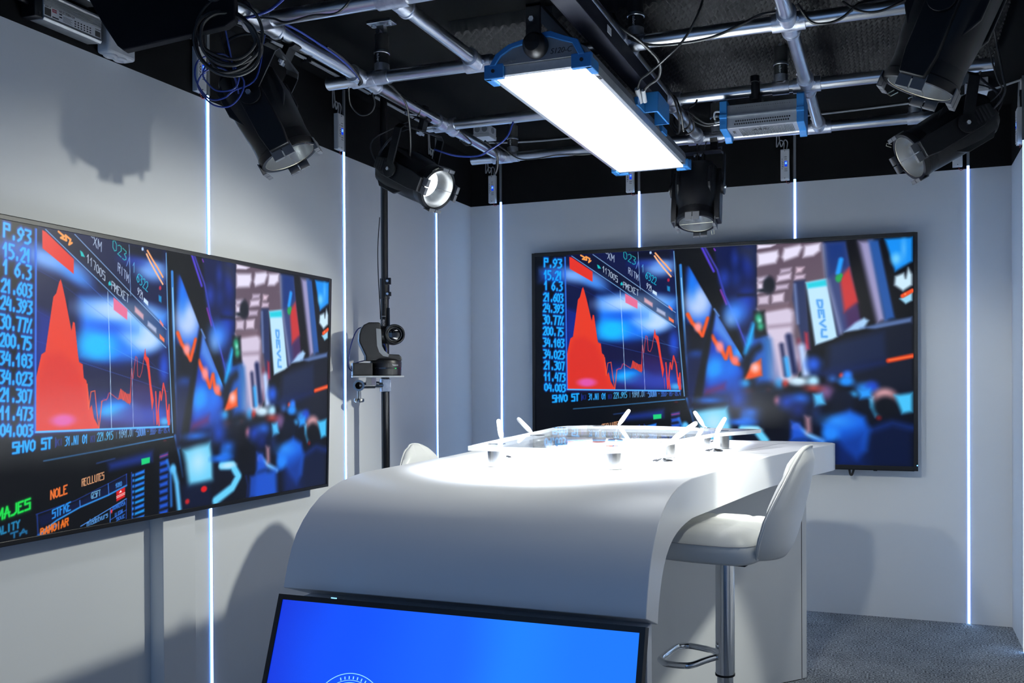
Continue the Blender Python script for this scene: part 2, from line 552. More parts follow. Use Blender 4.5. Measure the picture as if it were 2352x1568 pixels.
# ceiling hangers that carry the grid
for (xx, y, lab) in ((-1.905, AY[1], 'black ceiling hanger with bolted flange above the left spotlight row'), (-.86, AY[1], 'black ceiling hanger beside the middle pipe at the picture top'),
                     (-.43, AY[2], 'black ceiling hanger above the silver ballast'), (-1.925, AY[3], 'black ceiling hanger left of the soft light panel far end'),
                     (.105, AY[3], 'black ceiling hanger between the two right spotlights'), (-.82, AY[3], 'black ceiling hanger behind the far pipe junction')):
    t = thing('ceiling_hanger', lab, 'hanger', (xx, y, HC), 'black hangers carrying the lighting grid')
    MB().cyl((xx, y, ZP + .02), (xx, y, ZP + .165), .028, n=24).build('rubber_sleeve', 'rubber', t)
    MB().lathe((xx, y, ZP + .095), (0, 0, 1), [(.029, -.006), (.0315, -.004), (.0315, .004), (.029, .006)], 24).build('ring', 'galv', t)
    f = MB()
    f.obox((xx, y, ZP + .178), V((.016, 0, 0)), V((0, .012, 0)), V((0, 0, .022)))
    f.cyl((xx, y - .03, ZP + .172), (xx, y + .03, ZP + .172), .010, n=12)
    f.build('knuckle_joint', 'galv', t)
    f = MB()
    f.obox((xx, y, HC - .006), V((.055, 0, 0)), V((0, .024, 0)), V((0, 0, .006)))
    for s_ in (-1, 1):
        f.cyl((xx + s_ * .036, y, HC - .012), (xx + s_ * .036, y, HC - .02), .011, n=6)
    f.build('flange', 'galv', t, bevel=.002)
    f = MB().cyl((xx - .034, y, ZP), (xx + .034, y, ZP), .0285, n=28)
    f.cyl((xx, y, ZP + .02), (xx, y, ZP + .05), .0295, n=24)
    f.build('pipe_collar', 'cast', t)
    lettering('sleeve_print', 'tuberail', (xx - .004, y - .0285, ZP + .085), (0, 0, -1), (1, 0, 0), .015, 'print_white', t)

# black ribbed rail slung under the middle pipes
rx, rz = -.905, 2.425
t = thing('light_rail', 'long black ribbed metal rail slung beside the soft light panel', 'rail', (rx, 2.6, rz))
p = MB().box((rx - .018, 1.5, rz - .03), (rx + .045, 3.46, rz + .03))
p.build('rail_body', 'rail_black', t, bevel=.002)
p = MB()
for k in range(6):
    p.box((rx - .026, 1.5, rz - .028 + k * .010), (rx - .018, 3.46, rz - .022 + k * .010))
p.build('cooling_ribs', 'rail_black', t)
p = MB()
for k in range(8):
    p.cyl((rx - .024, 1.75 + k * .22, rz - .004), (rx - .0285, 1.75 + k * .22, rz - .004), .006, n=10)
p.build('screw_heads', 'black_plastic', t)
MB().box((rx + .046, 2.66, rz - .012), (rx + .0475, 2.70, rz + .012)).build('sticker', 'print_white', t)
p = MB()
for y in (2.6, 3.2):
    p.box((rx - .008, y - .012, rz + .03), (rx + .008, y + .012, ZP - .025))
p.build('pipe_bracket', 'black_metal', t)

# ------------------------------------------------------------------ soft light panel
X0, X1, Yn, Yf, zb = -1.217, -.878, 2.536, 3.917, 2.270
xc = (X0 + X1) / 2
t = thing('soft_light_panel', 'large glowing white soft light panel with blue corner caps under the grid', 'studio light', (xc, (Yn + Yf) / 2, zb))
MB().box((X0 + .014, Yn + .014, zb + .001), (X1 - .014, Yf - .014, zb + .006)).build('diffuser', 'panel_light', t)
f = MB()
f.box((X0, Yn, zb - .002), (X0 + .014, Yf, zb + .028)); f.box((X1 - .014, Yn, zb - .002), (X1, Yf, zb + .028))
f.box((X0 + .014, Yn, zb - .002), (X1 - .014, Yn + .014, zb + .028)); f.box((X0 + .014, Yf - .014, zb - .002), (X1 - .014, Yf, zb + .028))
f.build('rim', 'alu', t, bevel=.0015)
prof = [(X0 + .002, zb + .028), (X1 - .002, zb + .028), (X1 - .012, zb + .062), (X1 - .055, zb + .088), (X0 + .055, zb + .088), (X0 + .012, zb + .062)]
MB().prism([(a, Yn + .02, c) for a, c in prof], (0, Yf - Yn - .04, 0)).build('housing', 'alu_dark', t, bevel=.003)
arch = [(X0 + .008, zb + .028), (X0 + .03, zb + .062), (X0 + .075, zb + .088), (X0 + .20, zb + .112), (X1 - .12, zb + .112), (X1 - .075, zb + .092), (X1 - .032, zb + .076), (X1 - .008, zb + .028)]
for y, s_ in ((Yn, -1), (Yf, 1)):
    e = MB().prism([(a, y + s_ * .002, c) for a, c in arch], (0, s_ * .008, 0)).build('end_plate', 'alu_dark', t)
    bl = MB()
    inner = [(xc + (a - xc) * .87, zb + .028 + (c - zb - .028) * .80) for a, c in arch]
    for i in range(len(arch) - 1):
        q = [arch[i], arch[i + 1], inner[i + 1], inner[i]]
        bl.prism([(a, y + s_ * .001, c) for a, c in q], (0, s_ * .017, 0))
    bl.build('blue_arch', 'blue', e, bevel=.002)
for xx, sx in ((X0, 1), (X1, -1)):
    for y, sy in ((Yn, 1), (Yf, -1)):
        c_ = MB()
        c_.box((min(xx - sx * .012, xx + sx * .055), min(y - sy * .014, y + sy * .004), zb - .012), (max(xx - sx * .012, xx + sx * .055), max(y - sy * .014, y + sy * .004), zb + .034))
        c_.box((min(xx - sx * .012, xx + sx * .012), min(y - sy * .012, y + sy * .06), zb - .012), (max(xx - sx * .012, xx + sx * .012), max(y - sy * .012, y + sy * .06), zb + .024))
        cc = c_.build('corner_cap', 'blue', t, bevel=.003)
        MB().cyl((xx + sx * .02, y - sy * .0140, zb + .012), (xx + sx * .02, y - sy * .0165, zb + .012), .006, n=12).build('cap_screw', 'print_black', cc)
lettering('model_print', 'S120-C', (-1.003, Yn - .0105, zb + .043), (1, 0, 0), (0, 0, 1), .024, 'print_black', t, shear=.3)
lettering('small_print', 'SkyPanel', (X0 + .058, Yn - .0105, zb + .034), (1, 0, 0), (0, 0, 1), .012, 'print_grey', t)
lettering('rim_print', 'ARRI', (X1 - .011, Yn + .135, zb - .0026), (0, -1, 0), (1, 0, 0), .016, 'print_black', t)
lettering('rim_print', 'ARRI', (X1 - .011, Yf - .075, zb - .0026), (0, -1, 0), (1, 0, 0), .016, 'print_black', t)
y = MB()
for yy, s_ in ((Yn, -1), (Yf, 1)):
    y.box((xc - .024, yy + s_ * .036 - .005, zb + .05), (xc + .024, yy + s_ * .036 + .005, 2.465))
y.box((xc - .024, Yn - .041, 2.455), (xc + .024, Yf + .041, 2.467))
for yy in (2.995, 3.66):
    y.box((xc - .016, yy - .016, 2.466), (xc + .016, yy + .016, 2.477))
yk = y.build('yoke', 'black_metal', t, bevel=.001)
for yy, s_ in ((Yn, -1), (Yf, 1)):
    k = MB().lathe((xc, yy + s_ * .010, zb + .072), (0, s_, 0), [(.0, 0), (.040, 0), (.040, .018), (.036, .030), (.026, .040), (.0, .043)], 32)
    k.build('pivot_knob', 'black_plastic', yk)
    MB().cyl((xc - .004, yy + s_ * .041, zb + .146), (xc - .004, yy + s_ * .048, zb + .146), .009, n=6).build('pivot_bolt', 'galv', yk)
br = MB()
br.box((X1 - .004, 3.16, zb + .030), (X1 + .055, 3.168, zb + .105)); br.box((X1 - .004, 3.33, zb + .030), (X1 + .055, 3.338, zb + .105)); br.box((X1 + .048, 3.168, zb + .030), (X1 + .055, 3.33, zb + .105))
br.box((X1 - .008, 3.06, zb + .03), (X1 + .006, 3.16, zb + .06)); br.box((X1 - .008, 3.42, zb + .03), (X1 + .006, 3.50, zb + .055))
br.build('connector_guard', 'blue', t, bevel=.0015)
pl = MB()
pl.cyl((X1 + .004, 3.10, zb + .05), (X1 + .006, 3.05, zb + .085), .010, n=14); pl.cyl((X1 + .022, 3.10, zb + .05), (X1 + .026, 3.06, zb + .080), .008, n=14)
pl.build('plug', 'white_plastic', t)

# ------------------------------------------------------------------ spotlights
def spotlight(c, a, label, pipe, length=.31, yaw_side=None, k_=1.):
    c = V(c); a = V(a).normalized(); cross_ = pipe_is_cross(V(pipe))
    root = c - a * .19 * k_
    c = root + a * .19; pipe = root + (V(pipe) - root) / k_
    s = V(yaw_side) if yaw_side else V((a.y, -a.x, 0))
    s = (s - a * s.dot(a)).normalized()
    u = s.cross(a)
    t = thing('spotlight', label, 'spotlight', c - a * .19, 'black theatre spotlights hanging from the grid')

    def P(x, y, z):       # across, height, distance behind the mouth
        return c + s * x + u * y - a * z

    def sq(z, hx, hy, e=3.2, n=28):
        out = []
        for i in range(n):
            w = 2 * PI * i / n
            cx_, sy_ = math.cos(w), math.sin(w)
            out.append(P(hx * math.copysign(abs(cx_) ** (2 / e), cx_), hy * math.copysign(abs(sy_) ** (2 / e), sy_), z))
        return out
    h = MB()
    h.loft([sq(.045, .0925, .0925, 2.0), sq(.085, .094, .094, 2.0), sq(.10, .100, .0945, 2.4), sq(.15, .104, .096, 3), sq(length - .10, .104, .098, 3.6), sq(length - .03, .102, .088, 3.8), sq(length, .084, .066, 3.6)], cap=False)
    h.add(sq(length, .084, .066, 3.6), [tuple(range(28))])
    for s_ in (-1, 1):
        pr = [(.085, .0), (.085, .012), (.055, .05), (.045, .09), (.045, length - .08), (.03, length - .01), (-.03, length - .01), (-.045, length - .08), (-.045, .09), (-.055, .05), (-.085, .012), (-.085, 0)]
        pr = [(.032, .004), (.040, .06), (.040, length - .09), (.024, length - .03), (-.024, length - .03), (-.040, length - .09), (-.040, .06), (-.032, .004)]
        h.prism([P(s_ * .092, y, z) for y, z in pr], s * s_ * .028)
        h.prism([P(s_ * .070, y, z) for y, z in ((.097, .17), (.097, length - .06), (.055, length - .02), (.055, .10))], s * s_ * .014)
        h.prism([P(s_ * .070, -y, z) for y, z in ((.097, .17), (.097, length - .06), (.055, length - .02), (.055, .10))], s * s_ * .014)
    body = h.build('housing', 'black_metal', t, bevel=.003, angle=30)
    for s_ in (-1, 1):
        v = MB()
        for k in range(7):
            z = length - .135 + k * .014
            v.obox(P(s_ * .1205, 0, z), s * .0012, u * .026, a * .0035)
        v.build('cooling_slots', 'vent', body)
    # front ring
    r = MB().lathe(c, -a, [(.084, .004), (.084, 0), (.0955, 0), (.0985, .006), (.0985, .022), (.095, .026), (.093, .06), (.0925, .062)], 48)
    ring = r.build('front_ring', 'black_metal', t)
    for s_, k in ((1, 0), (-1, 0), (0, 1), (0, -1)):
        d = (s * s_ + u * k); e_ = a.cross(d)
        tb = MB()
        for q in (-1, 1):
            tb.obox(c + d * .0975 + e_ * q * .0185 + a * .004, d * .0016, e_ * .0165, a * .020)
            tb.obox(c + d * .0915 + e_ * q * .0185 + a * .0225, d * .0075, e_ * .0165, a * .0015)
        tb.build('filter_bracket', 'tab', ring, bevel=.001)
    lp = MB().tube([P(.06, .078, -.004), P(.06, .092, -.018), P(.074, .085, -.018), P(.074, .07, -.004)], .0014, 6, 0, 0)
    lp.build('spring_clip', 'clip', ring)
    # inside
    MB().lathe(c, -a, [(.0845, .003), (.083, .030), (.074, .058), (.060, .078)], 40).build('reflector', 'lamp_inner', t)
    MB().lathe(c, -a, [(.0602, .0775), (.03, .0790), (.0, .0795)], 32).build('led_emitter', 'emitter', t)
    w_ = MB()
    w_.tube([P(-.084, 0, .002), P(.084, 0, .002)], .0009, 6, 0, 0); w_.lathe(c, -a, [(.0835, .001), (.0825, .002), (.0835, .003)], 40)
    w_.build('retaining_wire', 'clip', t)
    # yoke, upright
    pv = c - a * .19
    hs = V((s.x, s.y, 0)).normalized()
    up = (V(pipe) - pv); up = (up - hs * up.dot(hs)).normalized()
    top = pv + up * ((V(pipe) - pv).dot(up) - .075)
    side = up.cross(hs)
    y_ = MB()
    for s_ in (-1, 1):
        b0 = pv + hs * s_ * .131; b1 = top + hs * s_ * .131
        y_.obox((b0 + b1) / 2 + up * -.006, hs * .0035, side * .021, (b1 - b0) / 2 + up * -.010)
        y_.cyl(b0 - hs * .0035, b0 + hs * .0035, .036, n=28)
        y_.prism([b1 - up * .016 + hs * .0035 * s_, b1 - up * .016 - hs * .0035 * s_, top + hs * s_ * .112 - up * .0035, top + hs * s_ * .112 + up * .0035], side * .042, 0, None, -side * .021)
    y_.obox(top, hs * .114, side * .021, up * .0035)
    # shift the corner pieces onto the bar
    yo = y_.build('yoke', 'black_metal', t, bevel=.001)
    for s_ in (-1, 1):
        b0 = pv + hs * s_ * .1345
        MB().cyl(b0, b0 + hs * s_ * .008, .0085, n=6).build('pivot_bolt', 'galv', yo)
        MB().cyl(pv + hs * s_ * .120, pv + hs * s_ * .128, .030, n=28).build('friction_disc', 'rubber', yo)
    g = MB().cyl(top, top - up * .022, .006, n=10)
    g.obox(top - up * .014 + hs * .012, hs * .012, side * .003, up * .005); g.obox(top - up * .014 - hs * .012, hs * .012, side * .003, up * .005)
    g.build('wing_nut', 'galv', yo)
    # hook clamp round the pipe
    pc = V(pipe)
    alongx = abs(hs.x) > .7
    ax = V((1, 0, 0)) if cross_ else V((0, 1, 0))
    cr = up.cross(ax).normalized()
    k = MB()
    q = []
    for i in range(15):
        w = math.radians(-150 + 240 * i / 14)
        q.append(pc + (up * math.sin(w) + cr * math.cos(w)) * .0292)
    for i in range(14):
        m_ = (q[i] + q[i + 1]) / 2; d = (q[i + 1] - q[i]); rr = (m_ - pc).normalized()
        k.obox(m_, d * .56, ax * .018, rr * .0045)
    k.obox(pc - up * .052, cr * .012, ax * .018, up * .026)
    cl = k.build('pipe_clamp', 'black_metal', t, bevel=.0008)
    wn = MB().tube([pc - up * .012 + cr * .03, pc - up * .018 + cr * .085], .004, 8, 0, 0)
    wn.obox(pc - up * .018 + cr * .088 + ax * .012, cr * .004, ax * .010, up * .008); wn.obox(pc - up * .018 + cr * .088 - ax * .012, cr * .004, ax * .010, up * .008)
    wn.build('clamp_screw', 'galv', cl)
    # cables from the back of the lamp
    rear = P(0, -.02, length)
    kb = MB().tube([rear, rear - a * .05, rear - a * .07 + V((0, 0, .05)), (rear + pc) / 2 - a * .05 + V((0, 0, .03)), pc + ax * .09 + V((0, 0, -.02)), pc + ax * .11 + V((0, 0, .03))], .0045, 8, 0, 6)
    kb.tube([rear + s * .03, rear + s * .03 - a * .06, rear + s * .05 - a * .06 + V((0, 0, .10)), pc - ax * .07 + V((0, 0, -.03)), pc - ax * .09 + V((0, 0, .03))], .003, 8, 0, 6)
    kb.build('power_cable', 'cable_black', t)
    cn = MB().cyl(rear, rear - a * .05, .012, n=14); cn.cyl(rear + s * .03, rear + s * .03 - a * .055, .010, n=14)
    cn.build('connector', 'black_plastic', t)
    t.scale = (k_, k_, k_)
    return t


def pipe_is_cross(p):
    return min(abs(p.y - y) for y in AY) < .02


L1 = (V((-1.991, 2.543, 2.082)), V((.431, .183, -.884)))
L2 = (V((-1.906, 3.448, 2.149)), V((.860, -.223, -.459)))
L3 = (V((-.901, 4.190, 2.057)), V((.029, -.293, -.956)))
L4 = (V((.068, 2.409, 2.046)), V((-.392, .077, -.917)))
L5 = (V((.064, 3.541, 2.140)), V((-.796, -.332, -.507)))
spotlight(*L1, 'black spotlight at upper left pointing down beside the blue cable loops', (-1.985, 2.56, ZP), k_=1.07)
spotlight(*L2, 'black spotlight in front of the black pole with its bright lens facing us', (-1.985, 3.475, ZP), length=.33, k_=1.02)
spotlight(*L3, 'black spotlight hanging over the middle of the back screen, seen from its front', (-.83, 4.297, ZP), yaw_side=(1, 0, 0))
spotlight(*L4, 'biggest black spotlight cut off by the top right picture edge', (.13, 2.39, ZP), length=.40)
spotlight(*L5, 'black spotlight at far right aimed left across the desk', (.235, 3.66, ZP), length=.34)

K1 = (V((-.55, 1.62, 2.30)), V((.14, .90, -.58)))
K2 = (V((-1.46, 1.58, 2.30)), V((.34, .84, -.58)))
spotlight(*K1, 'black spotlight above the picture top aimed at the right part of the back wall', (-.325, 1.36, ZP + .16))
spotlight(*K2, 'black spotlight above the picture top aimed at the middle of the back wall', (-1.46, 1.36, ZP + .16))

# ------------------------------------------------------------------ silver ballast under the third crossbar
x0, x1, y0, y1, z0 = -.672, -.330, 3.585, 3.70, 2.335
t = thing('power_supply', 'silver vented ballast box with blue end caps hanging from a crossbar', 'power supply', ((x0 + x1) / 2, 3.65, z0))
pf = [(3.600, z0), (3.745, z0 + .004), (3.745, z0 + .10), (3.606, z0 + .098), (3.600, z0 + .052)]
bo = MB().prism([(x0 + .022, a, c) for a, c in pf], (x1 - x0 - .044, 0, 0)).build('body', 'alu', t, bevel=.002)
MB().box((x0 + .022, 3.594, z0 + .048), (x1 - .022, 3.601, z0 + .053)).build('ridge', 'alu', bo)
for r_ in range(2):
    vt = MB()
    for k in range(24):
        for q in range(2):
            xx = x0 + .062 + k * .0094 + q * .0047
            zz = z0 + (.010 + .012 * q if r_ == 0 else .064 + .012 * q)
            yy = 3.600 if r_ == 0 else 3.6025 + (zz - z0 - .052) * .12
            vt.cyl((xx, yy - .0012, zz + .006), (xx, yy + .001, zz + .006), .0036, n=8)
    vt.build('vent_holes', 'vent', bo)
fn = MB()
for k in range(38):
    xx = x0 + .075 + k * .0058
    fn.box((xx, 3.615, z0 - .0012), (xx + .0022, 3.735, z0 + .004))
fn.build('fin_lines', 'print_grey', bo)
lettering('maker_print', 'ARRI', (x0 + .125, 3.655, z0 - .0022), (1, 0, 0), (0, -1, 0), .032, 'print_black', bo, shear=.3)
lettering('model_print', 'S60-C', (x0 + .045, 3.64, z0 - .0016), (0, 1, 0), (1, 0, 0), .016, 'print_black', bo)
for a in (x0, x1 - .030):
    e = MB()
    e.prism([(a, yy, zz) for yy, zz in ((3.588, z0 - .004), (3.588, z0 + .112), (3.600, z0 + .120), (3.755, z0 + .112), (3.755, z0 - .008), (3.735, z0 - .026), (3.72, z0 - .026), (3.70, z0 - .008))], (.030, 0, 0))
    e.box((a - .001, 3.583, z0 + .040), (a + .031, 3.592, z0 + .058))
    e.build('end_cap', 'blue', t, bevel=.0025)
pg = MB().cyl((x0, 3.62, z0 + .03), (x0 - .03, 3.62, z0 + .028), .006, n=12); pg.cyl((x0, 3.64, z0 + .045), (x0 - .028, 3.64, z0 + .043), .006, n=12)
pg.build('plug', 'brushed', t)
MB().tube([(x0, 3.605, z0 + .075), (x0 - .02, 3.605, z0 + .076), (x0 - .026, 3.605, z0 + .062), (x0 - .022, 3.605, z0 + .045)], .004, 8).build('wire_handle', 'white_plastic', t)
k = MB().box((-.555, 3.625, z0 + .098), (-.505, 3.70, ZP - .030)); k.cyl((-.53, 3.618, ZP + .02), (-.53, 3.618, ZP - .05), .014, n=16)
k.lathe((-.548, 3.66, ZP), (1, 0, 0), [(.0255, 0), (.034, 0), (.034, .036), (.0255, .036)], 28, close=True)
k.cyl((-.53, 3.616, ZP + .045), (-.53, 3.616, ZP + .02), .019, n=20)
k.build('pipe_clamp', 'black_metal', t, bevel=.001)
kb = MB()
for j, dz in ((0, .03), (1, .045)):
    kb.tube([(x0 - .03, 3.62 + .02 * j, z0 + dz - .002), (x0 - .07, 3.62 + .02 * j, z0 + dz), (x0 - .12, 3.62, z0 + .06 + .02 * j), (x0 - .14, 3.63, z0 + .11), (x0 - .11, 3.64, ZP - .03), (x0 - .10, 3.66, ZP + .028)], .0042, 8)
kb.build('power_cable', 'cable_black', t)

# ------------------------------------------------------------------ power supplies and boxes at the top left
for k, (zc, lab) in enumerate(((2.462, 'lower silver power supply with printed label high on the left wall'), (2.585, 'upper silver power supply partly hidden behind the black cloth panel'))):
    ya, yb, x = 1.990, 2.198, XL
    t = thing('power_supply', lab, 'power supply', (x, (ya + yb) / 2, zc), 'silver power supplies on the left wall')
    dz = .046
    pf = [(x + .002, zc - dz + .006), (x + .060, zc - dz), (x + .066, zc - dz + .008), (x + .062, zc - dz + .016), (x + .062, zc + dz - .016), (x + .066, zc + dz - .008), (x + .060, zc + dz), (x + .002, zc + dz - .006)]
    bo = MB().prism([(a, ya, c) for a, c in pf], (0, yb - ya, 0)).build('body', 'alu', t, bevel=.0015)
    fn = MB()
    for j in range(7):
        fn.box((x + .062, ya + .001, zc + .004 + j * .0042), (x + .0645, yb - .001, zc + .0058 + j * .0042))
    fn.build('cooling_fins', 'alu', bo)
    pl = MB().box((x + .0615, ya + .002, zc - .030), (x + .0628, yb - .002, zc + .002)); pl.build('label_plate', 'white_plastic', bo)
    fx = x + .0630
    dk = MB()
    dk.box((fx - .0004, ya + .004, zc - .028), (fx, ya + .026, zc - .005)); dk.box((fx - .0004, yb - .024, zc - .028), (fx, yb - .004, zc - .010))
    dk.box((fx - .0004, ya + .030, zc - .028), (fx, ya + .052, zc - .024)); dk.box((fx - .0004, ya + .054, zc - .010), (fx, ya + .064, zc - .006)); dk.box((fx - .0004, ya + .054, zc - .019), (fx, ya + .064, zc - .015))
    for i in range(6):
        for j in range(3):
            dk.box((fx - .0004, ya + .108 + i * .011, zc - .027 + j * .0075), (fx, ya + .1135 + i * .011, zc - .023 + j * .0075))
    for j in range(5):
        dk.box((fx - .0004, ya + .067, zc - .0265 + j * .0036), (fx, ya + .100 - .005 * (j % 2), zc - .0255 + j * .0036))
    dk.build('printed_marks', 'print_black', bo)
    MB().box((fx - .0002, ya + .030, zc - .011), (fx + .0004, ya + .045, zc - .001)).build('red_logo', 'print_red', bo)
    lettering('maker_print', 'MW', (fx + .0006, ya + .0315, zc - .0092), (0, 1, 0), (0, 0, 1), .0085, 'print_white', bo, thick=.0003)
    lettering('model_print', 'HLG-320H-24', (fx + .0004, ya + .053, zc - .0035), (0, 1, 0), (0, 0, 1), .0095, 'print_black', bo, thick=.0003)
    lettering('port_print', 'INPUT', (fx + .0004, ya + .006, zc - .003), (0, 1, 0), (0, 0, 1), .007, 'print_black', bo, thick=.0003)
    lettering('port_print', 'OUTPUT', (fx + .0004, yb - .024, zc - .007), (0, 1, 0), (0, 0, 1), .0055, 'print_black', bo, thick=.0003)
    ec = MB().box((x + .002, ya - .026, zc - dz + .004), (x + .060, ya, zc + dz - .004)); ec.cyl((x + .058, ya - .013, zc - .03), (x + .0635, ya - .013, zc - .03), .004, n=8); ec.cyl((x + .058, ya - .013, zc + .03), (x + .0635, ya - .013, zc + .03), .004, n=8)
    ec.build('end_cover', 'black_metal', t, bevel=.002)
    MB().tube([(x + .03, ya - .026, zc), (x + .035, ya - .07, zc), (x + .03, ya - .13 - .06 * (1 - k), zc + .02), (x + .02, ya - .15 - .06 * (1 - k), HC - .002)], .006, 8).build('input_cable', 'cable_black', t)
# white moulded socket box half behind the cloth panel
t = thing('socket_box', 'white moulded round-cornered socket box under the black cloth panel', 'box', (XL, 2.285, 2.43))
MB().box((XL + .001, 2.232, 2.405), (XL + .055, 2.345, 2.52)).build('box_body', 'white_plastic', t, bevel=.010, seg=3)
p = MB()
for yy in (2.262, 2.30):
    p.lathe((XL + .03, yy, 2.405), (0, 0, -1), [(.022, -.002), (.022, .004), (.017, .008), (.012, .008), (.010, .004), (.0, .004)], 24)
p.build('cable_gland', 'white_plastic', t)
# black cloth flag hanging at the top left
n_ = V((.33, -.93, .05)).normalized()
pts = [(-2.351, 2.051, 2.485), (-2.315, 2.064, 2.416), (-2.270, 2.079, 2.343), (-2.252, 2.085, 2.328), (-1.952, 2.189, 2.401), (-1.925, 2.199, 2.422), (-1.925, 2.199, 2.70), (-2.351, 2.051, 2.70)]
t = thing('light_flag', 'black cloth light flag covering the top left corner of the grid', 'flag', (-2.14, 2.12, 2.70))
pr = MB().prism(pts, (-.01, .03, 0)); pr.build('cloth', 'flag', t, bevel=.004)
MB().box((-2.30, 2.07, 2.69), (-1.98, 2.16, HC - .001)).build('ceiling_fixing', 'black_metal', t)

# junction boxes on the ceiling
for (c, lab) in (((-2.16, 4.44, HC - .034), 'grey junction box on the ceiling between the left hanger and the second spotlight'), ((.385, 4.55, HC - .034), 'grey junction box on the ceiling above the far right spotlight')):
    c = V(c)
    t = thing('junction_box', lab, 'junction box', c + V((0, 0, .034)), 'grey junction boxes on the ceiling')
    MB().box(c + V((-.048, -.048, -.012)), c + V((.048, .048, .034))).build('box_body', 'white_plastic', t, bevel=.003)
    MB().box(c + V((-.050, -.050, -.034)), c + V((.050, .050, -.013))).build('lid', 'white_plastic', t, bevel=.003)
    p = MB()
    for k in (-.022, .022):
        p.lathe(c + V((k, -.048, .010)), (0, -1, 0), [(.016, -.001), (.016, .004), (.012, .004), (.011, .001), (.005, .001), (.005, .004), (0, .004)], 20)
    p.lathe(c + V((.048, 0, .010)), (1, 0, 0), [(.016, -.001), (.016, .004), (.012, .004), (.011, .001), (0, .001)], 20)
    p.build('knockout', 'grey_plastic', t)

# ------------------------------------------------------------------ cables on the grid
def loops(c, ax, r, turns, jit, seed, squash=1.):
    rnd = random.Random(seed)
    x, y, d = frame_of(ax)
    pts = []
    n = 10 * turns
    ph = 0
    for i in range(n):
        w = 2 * PI * i / 10
        rr = r * (1 + jit * math.sin(i * .37 + seed) * .6 + rnd.uniform(-jit, jit) * .25)
        pts.append(V(c) + x * rr * math.cos(w) + y * rr * squash * math.sin(w) + d * (.05 * (i / n - .5) + .012 * math.sin(i * .61)) + y * r * .25 * math.sin(i * .16 + seed))
    return pts


cable('cable_coil', loops((-1.965, 2.215, 2.375), (.55, -.83, 0), .088, 6, .22, 3), .0050, 'cable_black', 'tangled black cable coil hanging from the left lengthwise pipe')
cable('cable_coil', [V((-1.985, 2.19, 2.53))] + loops((-2.035, 2.255, 2.262), (.45, -.89, .1), .060, 3, .35, 5) + [V((-1.98, 2.36, 2.30)), V((-1.985, 2.41, 2.46))], .0028, 'cable_blue', 'loose blue cable loops beside the left spotlight')
cable('cable', [(-1.972, 2.236, 2.434), (-1.940, 2.262, 2.452), (-1.880, 2.300, 2.482), (-1.84, 2.33, 2.53)], .0045, 'cable_blue', 'short blue cable crossing the front left pipe joint')
cable('cable', [(-1.985, 2.28, 2.470), (-1.95, 2.31, 2.475), (-1.90, 2.345, 2.478), (-1.85, 2.352, 2.462), (-1.75, 2.352, 2.470), (-1.66, 2.36, 2.470), (-1.60, 2.37, 2.53)], .0035, 'cable_black', 'black cable lying along the nearest crossbar')
cable('cable', [(-1.985, 2.45, 2.53), (-1.955, 2.54, 2.522), (-1.950, 2.66, 2.515), (-1.952, 2.78, 2.508), (-1.955, 2.88, 2.49), (-1.965, 2.925, 2.477)], .0045, 'cable_blue', 'blue cable running on the left lengthwise pipe to the second crossbar')
cable('cable', [(-1.95, 2.70, 2.520), (-1.948, 2.80, 2.512), (-1.950, 2.88, 2.49), (-1.958, 2.935, 2.47), (-1.985, 2.955, 2.466)], .0050, 'cable_black', 'black cable draped over the left pipe before the second crossbar')
cable('cable', [(-2.06, 2.995, 2.476), (-2.075, 3.03, 2.42), (-2.05, 3.06, 2.385), (-2.01, 3.07, 2.39), (-1.98, 3.06, 2.42), (-1.985, 3.05, 2.465)], .0030, 'cable_black', 'small black cable loop under the open end of the second crossbar')
cable('cable', [(-1.94, 3.05, 2.515), (-1.945, 3.16, 2.505), (-1.950, 3.25, 2.475), (-1.965, 3.30, 2.42), (-2.0, 3.37, 2.33), (-2.04, 3.42, 2.27)], .0045, 'cable_black', 'black cable dropping from the left pipe to the second spotlight')
cable('cable', [(-1.985, 3.55, 2.36), (-1.90, 3.60, 2.335), (-1.80, 3.62, 2.330), (-1.74, 3.61, 2.345), (-1.66, 3.63, 2.40), (-1.63, 3.645, 2.476)], .0045, 'cable_blue', 'blue cable sagging beside the second spotlight')
cable('cable', [(-1.96, 3.72, 2.50), (-1.945, 3.80, 2.475), (-1.95, 3.86, 2.462), (-1.985, 3.865, 2.460), (-2.012, 3.86, 2.49)], .0040, 'cable_black', 'black cable hooked over the left pipe beyond the third crossbar')
cable('cable', [(-1.955, 4.02, 2.515), (-1.940, 4.12, 2.48), (-1.95, 4.16, 2.42), (-1.975, 4.18, 2.385), (-1.985, 4.215, 2.42), (-1.985, 4.23, 2.476)], .0060, 'cable_black', 'thick black cable end hanging near the far left pipe joint')
cable('cable', [(-1.94, 4.10, 2.53), (-1.93, 4.20, 2.515), (-1.87, 4.255, 2.475), (-1.78, 4.262, 2.468), (-1.66, 4.268, 2.478), (-1.55, 4.285, 2.474), (-1.45, 4.30, 2.474)], .0035, 'cable_black', 'thin black cable running onto the far crossbar at left')
cable('cable', [(-.93, 2.93, 2.535), (-.88, 2.945, 2.505), (-.80, 2.955, 2.470), (-.70, 2.958, 2.462), (-.58, 2.958, 2.468), (-.48, 2.962, 2.50), (-.42, 2.98, 2.53), (-.355, 2.96, 2.525)], .0050, 'cable_black', 'black cable swagging below the second crossbar right of the panel')
cable('cable', [(-.885, 2.80, 2.530), (-.855, 2.80, 2.480), (-.80, 2.84, 2.44), (-.76, 2.93, 2.40), (-.78, 3.01, 2.375), (-.83, 3.05, 2.362), (-.852, 3.066, 2.348)], .0055, 'cable_black', 'black lead looping from the middle pipe down to the soft light panel')
